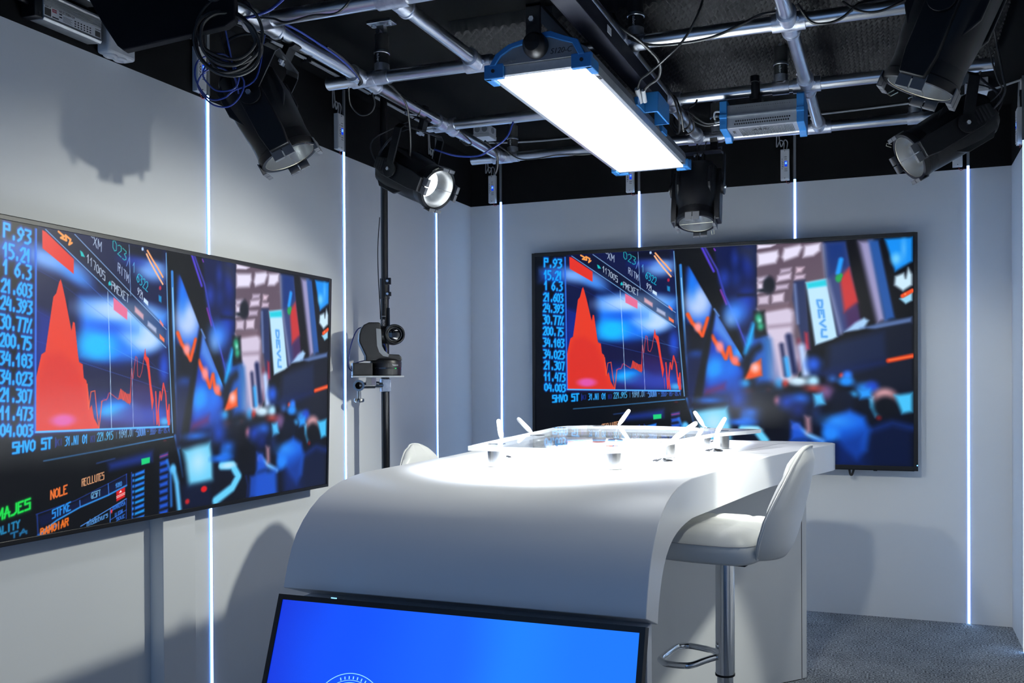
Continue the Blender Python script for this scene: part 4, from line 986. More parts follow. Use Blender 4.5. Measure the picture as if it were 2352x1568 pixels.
# ------------------------------------------------------------------ picture screens
PICTURE = json.loads(r'''[["p",[4,-7,93,-8,91,399,2,399],[3,6,16],13.8,1],["p",[95,-12,401,-7,421,380,93,380],[8,18,66],2.76,1],["p",[94,189,178,191,410,307,409,375,93,375],[10,30,110],18.4,0.8],["p",[95,150,133,161,117,256,94,255],[14,40,150],13.8,0.8],["e",[118,58,75,18.1,10],[120,175,255],15.64,0.95],["e",[178,82,35,13.2,25],[70,150,255],11.96,0.8],["p",[15,39,87,40,87,73,15,70],[30,80,190],18.4,0.7],["p",[188,120,296,117,406,132,405,197,324,236,247,242,190,233],[25,120,250],18.4,1],["e",[227,211,42,28,0],[15,185,255],18.4,1],["e",[286,140,91,22,0],[175,210,255],16.56,1],["e",[349,188,45,29,0],[185,215,255],16.56,1],["e",[310,175,29,23,0],[120,185,255],16.56,1],["e",[262,174,44,10.3,0],[20,90,230],11.96,0.8],["p",[192,248,410,256,410,307,192,300],[12,14,62],15.64,1],["e",[276,338,46,19.6,0],[15,140,255],13.8,1],["e",[266,342,24,10.3,0],[30,190,255],11.04,0.8],["e",[353,352,57,18.5,0],[20,90,230],15.64,0.9],["e",[405,366,14.1,8.3,0],[80,190,255],6.44,0.8],["e",[363,46,40,23,0],[120,175,255],15.64,0.9],["p",[277,2,392,-1,392,26,287,26],[6,10,30],9.2,0.8],["e",[316,34,29,9.3,0],[30,60,170],11.04,0.8],["e",[400,251,11.7,28,0],[20,80,230],11.04,0.8],["l",[95,79,138,95,247,155,405,270],[40,90,210],0.92,0.35,0.92],["l",[188,82,262,132],[70,130,240],0.92,0.7,0.92],["l",[245,206,334,241,412,263],[90,160,245],0.69,0.7,0.92],["l",[182,242,266,263,343,282,412,302],[60,120,230],0.92,0.6,0.92],["l",[95,153,188,191],[40,80,190],1.38,0.4,0.92],["l",[94,208,117,213],[40,80,190],1.38,0.4,0.92],["p",[315,278,372,288,381,373,236,373,239,352,310,329],[70,30,110],11.96,0.45],["p",[96,373,96,275,106,232,114,227,121,180,129,125,135,118,141,96,144,91,147,99,154,124,162,157,169,185,172,168,176,170,180,200,184,229,187,244,195,248,198,274,204,279,209,302,213,333,217,326,223,352,236,373],[226,58,38],0.74,1],["p",[97,373,97,284,117,232,147,228,182,252,202,300,217,352,227,373],[205,40,40],11.96,0.55],["e",[154,354,26,11.4,0],[220,90,190],6.44,0.85],["l",[206,286,210,335,215,301,224,299,229,338,235,373,241,319],[238,84,44],0.69,1,1.84],["l",[241,319,246,315,252,319,256,304],[150,60,160],0.92,0.8,1.38],["p",[281,317,286,295,295,301,301,305,309,306,312,296,313,324,305,326,295,319,288,316],[215,60,40],0.92,0.85],["l",[239,321,254,315,259,303,281,317,286,296,293,319,298,303,310,328,313,254,317,275,323,229,327,232,329,269,335,272,340,260,345,232,348,213],[224,66,60],0.69,0.9,1.47],["p",[345,232,348,213,351,227,358,232,366,288,373,320,369,343,362,297,355,255,351,241],[228,60,44],0.92,1],["l",[373,343,375,371],[190,60,90],0.92,0.8,1.38],["l",[378,302,383,371,390,302,394,320,399,284,406,307,412,362,416,330,418,373],[226,56,44],0.92,1,3.22],["l",[386,343,389,373],[220,50,50],0.92,1,3.68],["l",[412,343,415,373],[235,70,70],0.92,1,3.68],["l",[251,103,259,240,265,374],[190,225,255],0.55,1,1.2],["l",[308,143,315,278,320,374],[190,205,250],0.55,0.9,1.01],["l",[92,6.7,96,374,416,378],[60,140,245],1.38,1,2.76],["l",[90,6.6,93,188,94,373],[30,90,220],2.76,0.8,3.68],["l",[97,373,416,377],[80,180,255],0.92,1,3.22],["p",[111,1,179,4,405,165,405,207,252,104],[6,10,34],3.68,0.55],["l",[111,3.9,252,100,405,208],[130,190,255],0.55,1,1.47],["l",[173,2.8,311,102,405,169],[150,195,250],0.55,1,1.38],["l",[302,3.4,308,106],[150,195,245],0.55,1,1.1],["l",[337,5.2,401,73],[90,120,220],0.69,0.7,0.92],["l",[296,47,303,29],[120,170,250],0.55,1,1.15],["p",[104,6,111,8,172,50,172,78,105,39],[222,50,40],0.92,1],["p",[265,113,300,134,300,156,266,138],[228,110,150],1.38,1],["p",[319,126,342,142,342,153,319,138],[240,180,190],2.76,0.8],["p",[354,154,377,168,377,178,353,164],[210,215,245],2.76,0.7],["p",[386,179,400,189,400,197,387,189],[245,120,80],1.38,1],["p",[386,148,397,159,396,165,386,155],[245,130,120],1.38,0.9],["l",[138,3.4,150,10.6,143,14.1,155,17.5,153,7.9,164,14.1,161,24,167,19.9],[250,160,80],0.92,1,4.14],["l",[350,8.2,364,25,378,40,393,58],[252,170,110],0.92,1,4.14],["l",[348,15.9,359,32,374,51,393,73],[250,185,140],0.92,1,4.14],["e",[337,6.6,2.9,3.7,0],[180,210,250],1.38,1],["p",[185,31,191,34,197,43,188,42],[20,190,190],0.92,1],["p",[252,86,256,81,260,90,253,91],[20,190,200],0.92,1],["e",[386,82,3.3,4.6,0],[190,30,60],1.84,1],["p",[382,97,390,100,390,113,383,110],[10,150,210],1.84,0.9],["t",[201.3,50.9,243.6,82.7,0.1,-16.0],[215,235,255],0.55,1,1.2,"11700S"],["t",[260.2,97.4,302.8,121.4,0.1,-15.9],[215,235,255],0.55,1,1.2,"PMEXET"],["t",[215.4,16.7,234.1,27.0,0.1,-18.8],[215,235,255],0.55,1,1.2,"XM"],["t",[206.5,3.1,214.4,9.1,0.0,-9.4],[215,235,255],0.55,1,1.2,"-"],["t",[261.6,18.1,294.5,38.3,0.1,-20.5],[40,215,210],0.55,1,1.29,"023"],["t",[275.0,59.8,302.1,80.5,0.1,-16.8],[200,220,250],0.55,1,1.2,"RITM"],["t",[312.8,55.9,318.5,59.8,0.1,-20.4],[110,200,245],0.55,1,1.1,"1"],["t",[323.3,74.9,351.9,93.6,0.1,-19.4],[20,205,235],0.64,1,1.47,"6322"],["t",[326.0,101.8,345.1,116.4,0.1,-15.7],[215,235,255],0.55,1,1.2,"921."],["p",[342,106,354,114,354,123,342,115],[200,225,255],0.92,1],["t",[29.7,29.6,80.3,35.8,0.1,-24.9],[10,80,215],4.6,0.8,6.9,"P.93"],["t",[29.7,29.6,80.3,35.8,0.1,-23.1],[24,172,255],1.56,1,4.37,"P.93"],["t",[29.5,64.4,81.1,70.4,0.1,-25.7],[10,80,215],4.6,0.8,6.9,"15.21"],["t",[29.5,64.4,81.1,70.4,0.1,-23.9],[24,172,255],1.56,1,4.37,"15.21"],["t",[30.4,93.3,82.0,99.1,0.1,-25.7],[10,80,215],4.6,0.8,6.9,"1 6.3"],["t",[30.4,93.3,82.0,99.1,0.1,-23.9],[24,172,255],1.56,1,4.37,"1 6.3"],["t",[27.1,125.0,83.9,130.8,0.1,-23.2],[10,80,215],4.6,0.8,6.9,"21.603"],["t",[27.1,125.0,83.9,130.8,0.1,-21.6],[24,172,255],1.56,1,4.37,"21.603"],["t",[25.9,154.9,84.8,160.5,0.1,-23.2],[10,80,215],4.6,0.8,6.9,"24.393"],["t",[25.9,154.9,84.8,160.5,0.1,-21.6],[24,172,255],1.56,1,4.37,"24.393"],["t",[25.7,188.7,84.6,194.0,0.1,-24.9],[10,80,215],4.6,0.8,6.9,"30.77%"],["t",[25.7,188.7,84.6,194.0,0.1,-23.2],[24,172,255],1.56,1,4.37,"30.77%"],["t",[25.5,219.6,84.4,224.7,0.1,-23.2],[10,80,215],4.6,0.8,6.9,"200.75"],["t",[25.5,219.6,84.4,224.7,0.1,-21.6],[24,172,255],1.56,1,4.37,"200.75"],["t",[25.4,251.5,86.3,256.3,0.1,-23.3],[10,80,215],4.6,0.8,6.9,"34.183"],["t",[25.4,251.5,86.3,256.3,0.1,-21.6],[24,172,255],1.56,1,4.37,"34.183"],["t",[26.2,284.3,87.2,288.9,0.1,-23.3],[10,80,215],4.6,0.8,6.9,"34.023"],["t",[26.2,284.3,87.2,288.9,0.1,-21.6],[24,172,255],1.56,1,4.37,"34.023"],["t",[27.1,315.2,87.0,319.6,0.1,-23.3],[10,80,215],4.6,0.8,6.9,"21.307"],["t",[27.1,315.2,87.0,319.6,0.1,-21.6],[24,172,255],1.56,1,4.37,"21.307"],["t",[28.0,347.1,88.9,351.2,0.1,-23.3],[10,80,215],4.6,0.8,6.9,"11.473"],["t",[28.0,347.1,88.9,351.2,0.1,-21.6],[24,172,255],1.56,1,4.37,"11.473"],["t",[28.9,376.1,89.8,379.9,0.1,-20.8],[10,80,215],4.6,0.8,6.9,"04.003"],["t",[28.9,376.1,89.8,379.9,0.1,-19.3],[24,172,255],1.56,1,4.37,"04.003"],["t",[52.6,408.8,129.4,403.8,0.1,-19.3],[10,80,215],3.68,0.75,4.6,"SHVO ST"],["t",[52.6,408.8,129.4,403.8,0.1,-18.3],[24,172,255],1.47,1,4.14,"SHVO ST"],["t",[136.5,403.7,139.5,403.7,0.1,-18.1],[30,60,160],1.38,1,1.84,"|"],["t",[158.6,401.8,208.6,399.7,0.1,-16.1],[40,165,250],0.83,1,2.3,"31.NI 01"],["t",[140.5,400.9,152.6,399.9,0.1,-11.4],[20,50,170],1.38,0.8,2.3,"KI"],["t",[216.5,398.7,226.4,397.8,0.1,-11.3],[20,50,170],1.38,0.8,2.3,"KI"],["t",[231.3,397.8,268.6,395.8,0.1,-16.0],[70,185,245],0.64,1,1.66,"221.915"],["t",[276.4,394.8,278.3,394.8,0.1,-12.1],[90,160,220],0.55,1,1.01,"|"],["t",[284.2,394.8,315.1,392.9,0.1,-15.9],[120,185,235],0.6,1,1.38,"1841.0"],["t",[317.0,392.9,327.6,391.9,0.1,-13.9],[90,150,220],0.6,1,1.1,"| -"],["t",[329.5,393.8,351.5,391.9,0.1,-14.8],[80,150,240],0.74,1,1.66,"SOUVA"],["t",[357.2,391.9,378.1,390.9,0.1,-12.0],[50,110,220],0.92,1,1.56,"- 3553"],["t",[380.0,390.9,417.6,389.9,0.0,-10.1],[40,90,200],0.92,1,1.38,"- 85- 05.4"],["l",[131,427,246,417,338,408,430,400],[70,160,240],0.74,1,1.47],["l",[116,432,216,422],[20,40,90],3.68,0.5,3.68],["t",[329.4,417.0,338.0,416.5,0.0,-7.4],[40,120,220],0.69,1,1.38,"U."],["e",[406,408,5.6,2.8,0],[190,40,60],1.38,1],["p",[404,-5,476,-2,485,81,456,416,432,421],[4,6,14],1.84,1],["l",[401,6.2,412,197,428,391],[110,170,230],1.15,1,2.3],["l",[419,44,424,133,435,289,449,425],[50,130,215],2.3,1,7.36],["l",[421,78,429,197,444,380],[150,210,250],1.38,1,2.3],["l",[449,330,451,362],[60,140,250],2.76,0.8,4.6],["l",[435,398,449,444,460,489],[50,140,235],2.76,0.9,6.44],["e",[457,366,2.8,3.6,0],[190,40,130],1.84,1],["p",[432,49,446,52,588,282,578,398,437,426,433,289],[10,24,74],7.82,1],["p",[443,52,450,57,505,156,493,217,436,197],[24,90,220],9.38,1],["e",[466,144,34,39,0],[180,205,245],23.46,1],["e",[450,93,11.6,32,0],[20,120,240],15.64,0.9],["p",[436,197,493,217,484,289,435,279],[6,10,26],17.2,1],["e",[461,280,18.4,10.0,0],[20,70,160],10.95,0.8],["e",[461,321,18.4,27,0],[8,20,60],15.64,0.8],["p",[507,163,525,191,583,281,579,335,502,380,483,380],[18,60,190],15.64,1],["p",[508,159,515,168,566,259,548,263,507,217],[90,150,235],14.08,0.8],["e",[511,321,27,32,0],[20,150,255],20.33,1],["e",[529,366,27,27,0],[25,80,210],20.33,0.9],["e",[552,321,22,27,0],[20,110,235],20.33,1],["e",[572,277,13.4,17.9,0],[60,160,255],15.64,1],["p",[483,373,538,355,538,375,481,391],[120,30,80],12.51,0.7],["l",[438,175,450,198,461,209,477,232,488,199,492,187],[236,84,28],3.91,1,10.12],["e",[466,209,10.1,11.8,0],[250,150,150],7.82,1],["l",[502,233,514,253,525,265,539,292,548,265,554,292,563,304,573,308],[236,84,28],4.69,1,11.04],["e",[523,262,10.0,13.5,0],[250,140,140],7.82,1],["e",[563,298,9.9,10.8,0],[250,120,110],7.82,1],["p",[408,-3,473,-2,508,59,592,279,586,295,505,158,441,45,425,42],[4,6,14],3.13,1],["p",[505,152,514,162,488,307,472,412,449,416,461,353],[5,8,18],6.26,1],["l",[509,163,521,181],[110,160,240],3.91,1,3.68],["p",[507,-3,620,0,620,166,601,237,588,273,526,114],[10,22,72],7.82,1],["l",[476,-1.2,494,36,508,64],[80,60,210],3.13,1,6.44],["l",[485,1.6,517,60,537,128,566,192,592,259],[70,70,200],3.91,1,4.14],["l",[526,114,541,151],[150,60,190],3.91,1,4.14],["l",[509,5.1,512,9.8],[150,60,210],2.35,1,2.76],["e",[564,33,8.1,17.9,0],[26,50,140],10.95,1],["e",[598,37,13.3,36,0],[28,50,150],15.64,1],["e",[535,83,11.7,18.0,0],[28,60,170],14.08,0.9],["e",[566,84,10.7,17.9,0],[14,40,120],14.08,1],["e",[593,143,17.7,27,0],[20,60,190],18.77,0.8],["e",[564,174,27,27,0],[50,130,250],26.59,1],["e",[552,191,13.5,17.9,0],[120,170,240],18.77,0.8],["p",[573,1,620,0,620,60,575,18],[40,44,60],20.33,0.8],["l",[573,129,615,129],[8,14,40],9.38,1,6.44],["p",[620,0,786,3,792,102,741,105,749,266,719,354,671,358,648,243,620,166],[96,80,96],3.13,1],["p",[622,1,668,3,655,9,622,12],[228,222,246],3.91,1],["p",[622,24,673,18,676,33,668,50,623,56],[228,222,246],7.04,1],["p",[690,14,728,7,735,13,724,35,690,46,684,36],[228,222,246],7.04,1],["p",[741,10,779,5,778,24,762,36,737,39],[228,222,246],7.04,1],["p",[622,87,646,83,648,92,623,98],[205,195,220],7.82,1],["p",[622,100,637,101,635,122,622,126],[215,205,228],6.26,1],["p",[681,67,707,64,705,73,679,78],[190,175,200],6.26,1],["p",[673,83,707,77,705,92,671,98],[215,200,225],6.26,1],["p",[720,64,739,64,732,76,719,78],[215,190,210],6.26,1],["p",[717,84,741,83,739,92,715,96],[205,185,210],6.26,1],["p",[668,108,700,105,698,116,668,120],[190,175,200],6.26,1],["p",[659,132,689,127,687,149,659,152],[215,200,222],6.26,1],["p",[624,136,651,132,649,154,624,155],[200,185,208],6.26,1],["p",[621,167,698,156,713,178,710,239,725,292,706,353,671,353,648,247],[208,196,220],10.95,1],["p",[621,162,706,152,713,165,628,178],[90,66,78],6.26,0.7],["p",[646,209,711,204,711,213,648,218],[130,110,130],7.82,0.6],["e",[651,106,14.8,22,0],[14,20,34],6.26,1],["e",[635,119,14.9,4.4,0],[20,26,40],4.69,1],["p",[714,99,741,97,755,275,740,275,723,205,711,143],[30,44,90],6.26,1],["l",[716,108,723,205],[120,140,190],6.26,0.8,6.44],["p",[740,229,747,231,751,271,742,273],[190,40,60],7.82,1],["p",[743,103,795,95,820,242,809,248,766,262],[186,226,252],5.47,1],["p",[745,105,794,97,796,113,748,118],[30,205,225],5.47,1],["t",[771.2,149.4,782.8,240.9,11.0,0.4],[40,130,225],4.69,0.9,4.14,"DEVU"],["p",[786,5,842,5,876,217,829,233,822,242,796,94],[52,66,120],6.26,1],["l",[786,11.2,794,90,808,146,829,233],[130,140,180],7.82,0.8,8.28],["p",[796,7,838,6,846,66,800,90],[20,50,120],10.95,1],["p",[826,95,849,70,872,157,837,182],[196,52,54],7.82,1],["p",[837,182,870,157,878,209,845,225],[70,30,80],10.95,0.8],["l",[829,50,822,82],[30,150,245],4.69,1,11.96],["e",[823,96,7.5,9.5,0],[30,160,80],3.91,1],["e",[829,89,4.1,5.2,0],[30,160,80],3.13,1],["p",[842,4,877,4,919,210,884,213],[12,12,20],7.04,1],["p",[871,6,903,5,935,202,915,210],[150,146,190],10.95,1],["p",[895,5,921,5,957,198,933,205],[36,84,160],7.82,1],["p",[919,5,937,5,997,186,959,202],[10,12,20],6.26,1],["p",[933,4,997,3,997,61,957,85],[20,140,240],6.26,1],["e",[959,54,10.3,12.7,0],[110,200,250],10.95,1],["e",[977,30,5.5,21,0],[90,180,245],7.82,0.8],["p",[957,97,977,89,981,102,987,77,996,94,996,119,975,133,955,118],[200,230,248],6.26,1],["p",[967,152,996,136,996,157,981,165],[150,210,240],4.69,1],["l",[974,145,996,133],[236,80,36],3.13,1,10.12],["e",[980,141,2.0,2.5,0],[250,140,90],2.35,1],["p",[837,230,862,208,884,196,895,203,884,222,870,226],[160,200,240],6.26,1],["p",[874,221,931,208,995,197,995,212,911,226],[100,130,190],6.26,0.8],["p",[791,267,841,242,911,226,996,210,996,388,791,354,783,310],[16,22,40],6.26,1],["p",[804,263,931,231,935,295,799,328],[22,36,74],10.95,0.8],["p",[740,336,791,323,931,299,935,312,808,345],[16,34,90],12.51,0.8],["l",[941,303,996,292],[200,56,24],3.91,1,11.96],["l",[943,302,995,293],[250,120,60],3.91,1,2.76],["p",[588,237,645,238,671,353,619,362],[30,90,190],16.93,1],["l",[592,279,608,220,613,206],[20,170,250],8.46,1,12.88],["l",[588,308,612,273,626,264],[8,16,34],12.7,1,20.24],["p",[613,173,639,171,645,234,617,240],[8,12,18],7.41,1],["e",[624,190,8.8,11.5,0],[46,170,130],8.46,1],["e",[629,211,7.9,9.8,0],[46,170,130],8.46,1],["e",[627,196,3.5,4.0,0],[150,230,210],6.35,1],["p",[637,242,654,247,671,345,645,344],[40,110,190],14.81,1],["p",[588,344,606,309,630,295,633,338,614,344,588,351],[236,84,28],6.35,1],["e",[615,318,9.7,10.7,0],[250,190,190],10.58,1],["l",[682,261,693,336],[14,24,70],8.46,1,11.04],["l",[700,239,714,327],[20,30,80],8.46,1,15.64],["l",[725,248,730,323],[140,40,70],8.46,0.7,6.44],["l",[693,296,699,336],[50,170,250],8.46,1,11.04],["l",[732,268,737,301,742,332],[180,205,245],10.58,1,19.32],["e",[761,310,16.9,17.4,0],[30,90,220],16.93,1],["e",[667,322,8.7,35,0],[190,170,200],21.16,0.8],["e",[723,354,24,11.4,0],[205,235,255],8.46,1],["e",[761,354,13.5,13.9,0],[170,225,255],10.58,1],["e",[676,362,10.4,13.2,0],[60,170,250],10.58,1],["e",[691,360,6.0,7.9,0],[220,60,50],8.46,1],["e",[808,347,9.2,7.8,0],[40,90,170],10.58,1],["e",[830,339,5.8,6.0,0],[220,60,40],6.35,1],["e",[844,338,10.7,10.3,0],[40,120,245],8.46,1],["e",[841,354,17.3,12.1,0],[30,140,250],8.46,1],["e",[588,360,13.3,11.6,0],[50,170,250],10.58,1],["e",[596,387,17.7,12.5,0],[220,110,110],12.7,1],["e",[565,375,11.6,27,0],[25,90,220],21.16,1],["e",[643,382,15.7,6.2,0],[110,200,250],8.46,1],["e",[648,379,6.1,6.2,0],[230,100,90],8.46,1],["p",[449,416,623,366,723,375,996,380,995,565,446,581],[7,12,28],27.51,1],["e",[623,442,61,53,0],[8,16,44],42.32,0.9],["e",[497,402,27,6.3,0],[30,110,220],10.58,1],["e",[570,398,17.9,22,0],[20,70,190],27.51,1],["e",[605,433,20,9.8,0],[30,110,230],14.81,1],["e",[592,451,27,10.7,0],[30,120,240],16.93,1],["e",[658,446,35,53,0],[7,10,22],27.51,1],["e",[671,402,7.0,8.8,0],[190,110,120],10.58,1],["e",[695,406,17.2,15.8,0],[20,60,170],19.04,1],["e",[729,397,17.1,11.4,0],[30,110,240],16.93,1],["e",[723,424,17.1,17.5,0],[12,34,110],21.16,1],["e",[791,380,18.4,17.3,0],[110,80,130],16.93,1],["e",[761,371,16.9,7.0,0],[200,70,60],10.58,0.8],["p",[761,386,782,384,790,410,765,417],[80,190,250],8.46,1],["e",[767,436,11.0,17.4,0],[20,40,90],16.93,1],["e",[761,476,34,26,0],[10,16,36],21.16,1],["e",[884,369,17.9,10.3,0],[40,130,230],12.7,1],["e",[902,367,13.8,12.8,0],[30,70,200],12.7,1],["e",[857,386,9.9,6.9,0],[50,160,235],8.46,1],["p",[870,375,898,371,903,393,874,397],[40,150,250],9.52,1],["p",[896,397,906,393,913,414,924,435,910,442,898,418],[70,190,250],7.41,1],["e",[932,393,26,21,0],[216,160,168],12.7,1],["e",[934,418,30,28,0],[10,14,24],12.7,1],["p",[894,474,934,452,996,460,995,565,889,568],[9,20,54],14.81,1],["l",[902,474,950,456,996,468],[18,50,130],14.81,0.8,8.28],["p",[955,388,996,382,996,428,972,433],[70,190,245],8.46,1],["e",[833,403,26,28,0],[10,18,40],10.58,1],["e",[828,423,19.0,19.8,0],[12,18,36],12.7,1],["p",[784,462,807,443,849,425,884,442,896,474,888,525,865,547,840,526,816,497,790,506],[22,96,220],12.7,1],["e",[820,453,29,13.0,0],[50,150,250],19.04,0.8],["p",[807,501,886,474,889,568,815,570],[12,40,120],23.28,0.7],["l",[718,468,748,489,782,504],[110,180,245],7.41,1,11.96],["e",[803,484,19.2,17.3,0],[34,130,245],12.7,1],["e",[718,470,7.7,6.1,0],[220,120,130],7.41,1],["p",[705,454,727,459,744,498,705,503],[30,90,220],10.58,0.9],["p",[740,441,753,445,755,480,744,485],[200,150,165],10.58,0.8],["p",[705,507,782,501,786,571,696,573],[26,90,215],14.81,0.9],["e",[918,444,5.7,5.1,0],[110,24,30],6.35,1],["p",[458,431,542,419,554,465,556,506,478,516,469,462],[110,205,245],12.7,1],["e",[506,461,23,23,0],[175,225,245],27.51,1],["p",[552,425,574,425,578,577,558,577],[8,14,34],12.7,1],["p",[27,414,231,412,428,405,441,477,392,577,28,571],[5,8,16],7.2,1],["l",[114,427,236,417,428,399],[60,130,190],1.8,0.8,2.4],["l",[231,441,274,435],[40,80,150],2.16,0.7,3.0],["p",[258,443,372,426,372,448,263,457],[18,42,120],10.08,1],["p",[342,441,365,439,365,451,343,454],[24,205,120],1.44,1],["t",[130.0,499.0,164.2,492.2,-0.1,-15.7],[250,120,50],1.44,1,3.0,"NOLE"],["t",[197.7,482.4,248.4,473.7,-0.1,-13.7],[250,180,130],0.94,1,1.56,"RECLLUTES"],["l",[100,523,183,508,305,469],[30,60,150],1.44,1,1.5],["p",[102,527,191,510,305,472,305,497,191,523,110,549],[10,22,66],4.32,0.8],["l",[110,558,143,540,194,522,258,507,305,492],[50,150,240],1.8,1,3.0],["l",[193,509,194,521],[60,120,220],1.08,1,1.8],["l",[259,484,261,507],[60,130,235],1.01,1,1.56],["l",[304,469,305,491],[40,80,200],1.01,1,1.32],["l",[102,524,105,564],[30,60,140],2.16,1,2.4],["l",[105,563,143,549],[40,130,240],3.6,0.9,4.8],["t",[134.0,535.0,172.2,524.4,-0.1,-14.9],[40,150,245],1.3,1,2.64,"STFKE"],["t",[219.4,509.0,240.2,505.3,-0.1,-11.3],[120,190,235],0.86,1,1.44,"GESFT"],["t",[277.8,494.6,292.2,491.6,-0.1,-9.0],[70,150,235],0.86,1,1.44,"1010"],["p",[279,502,301,495,301,515,280,522],[205,26,30],1.44,1],["p",[286,506,290,500,293,504],[240,240,240],0.72,1],["l",[280,512,301,506],[240,225,225],0.72,1,1.2],["l",[280,515,301,509],[240,225,225],0.72,1,1.2],["l",[196,559,264,534,305,519],[80,150,245],1.01,1,1.68],["l",[265,534,265,562],[60,130,235],1.01,1,1.56],["l",[305,519,305,560],[40,80,190],1.01,1,1.2],["l",[265,557,305,542],[50,110,220],1.01,1,1.2],["t",[210.6,561.4,258.8,550.0,-0.1,-11.2],[90,160,235],1.01,1,1.56,"nledatvurs"],["t",[270.6,538.3,301.6,530.7,-0.1,-7.1],[50,120,230],1.15,1,1.56,"DOMNERSA"],["t",[277.3,552.6,295.0,547.0,-0.1,-7.2],[50,120,230],1.15,1,1.56,"U EDM"],["t",[280.7,561.2,300.7,556.8,-0.1,-6.3],[50,120,230],1.15,1,1.56,"SOUE"],["e",[268,540,2.2,4.0,0],[230,60,80],1.44,1],["l",[317,467,320,562],[30,70,190],1.44,1,1.8],["p",[326,470,351,464,351,471,326,476],[34,120,235],2.88,1],["e",[321,473,2.3,3.2,0],[40,130,235],2.16,1],["p",[326,482,351,476,351,483,326,487],[30,150,240],2.88,1],["e",[322,484,2.3,3.2,0],[40,130,235],2.16,1],["p",[326,493,351,488,351,494,326,499],[34,120,235],2.88,1],["e",[322,496,2.3,3.2,0],[40,130,235],2.16,1],["p",[326,505,351,499,351,506,327,510],[30,150,240],2.88,1],["e",[322,507,2.3,3.2,0],[40,130,235],2.16,1],["p",[327,516,351,511,351,517,327,522],[34,120,235],2.88,1],["e",[322,519,2.3,3.2,0],[40,130,235],2.16,1],["p",[327,528,351,523,351,529,327,533],[30,150,240],2.88,1],["e",[322,530,2.3,3.2,0],[40,130,235],2.16,1],["p",[327,539,351,534,351,541,327,545],[34,120,235],2.88,1],["e",[322,542,2.3,3.2,0],[40,130,235],2.16,1],["p",[327,551,352,546,352,552,327,556],[30,150,240],2.88,1],["e",[322,553,2.3,3.2,0],[40,130,235],2.16,1],["p",[327,562,352,558,352,564,327,568],[34,120,235],2.88,1],["e",[322,564,2.3,3.2,0],[40,130,235],2.16,1],["p",[392,437,415,432,415,441,393,445],[70,70,170],4.32,0.9],["p",[392,452,415,447,416,457,393,461],[30,90,220],4.32,0.9],["p",[392,467,416,463,416,472,393,476],[30,90,220],4.32,0.9],["p",[392,482,416,478,416,488,393,491],[30,90,220],4.32,0.9],["p",[392,498,416,493,416,503,394,506],[30,90,220],4.32,0.9],["p",[392,513,416,509,416,518,394,521],[30,90,220],4.32,0.9],["p",[393,528,416,524,416,534,394,537],[30,90,220],4.32,0.9],["p",[393,543,417,540,417,549,394,552],[30,90,220],4.32,0.9],["p",[393,558,417,555,417,565,394,567],[30,90,220],4.32,0.9],["l",[392,441,415,437],[200,50,90],1.44,0.7,1.8],["p",[378,429,388,430,389,567,375,569],[4,8,18],4.32,1],["l",[413,451,423,476,427,549],[40,120,220],4.32,0.8,7.2],["l",[432,472,442,502,452,566],[90,180,235],6.48,1,13.2],["e",[430,469,7.8,9.7,0],[90,190,250],5.76,1],["p",[455,508,544,512,552,565,462,563],[10,20,50],11.52,0.9],["e",[525,524,9.9,7.1,0],[215,24,30],2.88,1],["e",[474,546,6.7,5.9,0],[180,30,40],3.6,1],["l",[582,475,618,478,640,506,619,531,563,555],[100,205,250],6.48,1,20.4],["e",[603,477,23,6.3,0],[180,225,245],5.76,1],["e",[580,458,30,8.3,0],[30,110,230],7.2,1],["l",[671,558,674,531,667,509],[14,30,80],5.76,1,6.0],["p",[682,511,740,505,776,554,679,564],[26,80,200],8.64,0.8],["t",[25.0,524.1,87.3,511.5,-0.1,-18.6],[10,90,40],5.76,0.8,6.6,"MAJES"],["t",[25.0,523.4,87.3,510.7,-0.1,-17.8],[30,225,80],1.87,1,3.96,"MAJES"],["t",[26.8,549.2,67.3,541.4,-0.1,-12.4],[40,160,220],2.16,0.9,3.0,"ALITY"],["t",[51.1,558.6,81.4,554.0,-0.1,-8.7],[40,150,220],2.45,0.8,3.0,"TA"],["t",[110.2,564.2,167.6,552.4,-0.1,-13.1],[240,115,36],1.44,1,3.0,"BAMOIAR"]]''')
GLYPH = {
'0':'15 24 21 10 01 04 15','1':'03 15 10','2':'04 15 25 24 23 00 20','3':'05 25 24 13 22 21 10 00','4':'15 02 22;24 20','5':'25 05 03 13 22 21 10 00','6':'25 14 02 01 10 21 22 13 02','7':'05 25 10','8':'03 04 15 24 23 13 03 02 01 10 21 22 23','9':'00 11 24 15 04 03 12 23',
'A':'00 15 20;02 22','B':'00 05 15 24 13 03;13 22 21 10 00','C':'25 15 04 01 10 20','D':'00 05 15 24 21 10 00','E':'25 05 00 20;03 13','F':'00 05 25;03 13','G':'25 15 04 01 10 20 22 12','H':'00 05;20 25;03 23','I':'10 15','J':'25 21 10 00','K':'00 05;25 02;13 20','L':'05 00 20','M':'00 05 12 25 20','N':'00 05 20 25','O':'15 24 21 10 01 04 15','P':'00 05 25 23 03','R':'00 05 25 23 03;13 20','S':'25 05 03 23 20 00','T':'05 25;15 10','U':'05 01 10 20 25','V':'05 10 25','X':'00 25;05 20','Y':'05 13 25;13 10','Z':'05 25 00 20','Q':'15 24 21 10 01 04 15;11 20','W':'05 00 13 20 25',
'.':'10 11','-':'03 23','|':'10 15','%':'00 25;05 04;20 21','/':'00 25',' ':'',
'n':'00 03;02 13 23 20','l':'10 15','e':'02 22 23 03 00 20','d':'25 20 00 03 23','a':'03 23 20 00 02 22','t':'14 10 20;03 23','v':'03 10 23','u':'03 00 20 23','r':'00 03;02 13 23','s':'23 03 02 22 20 00'}


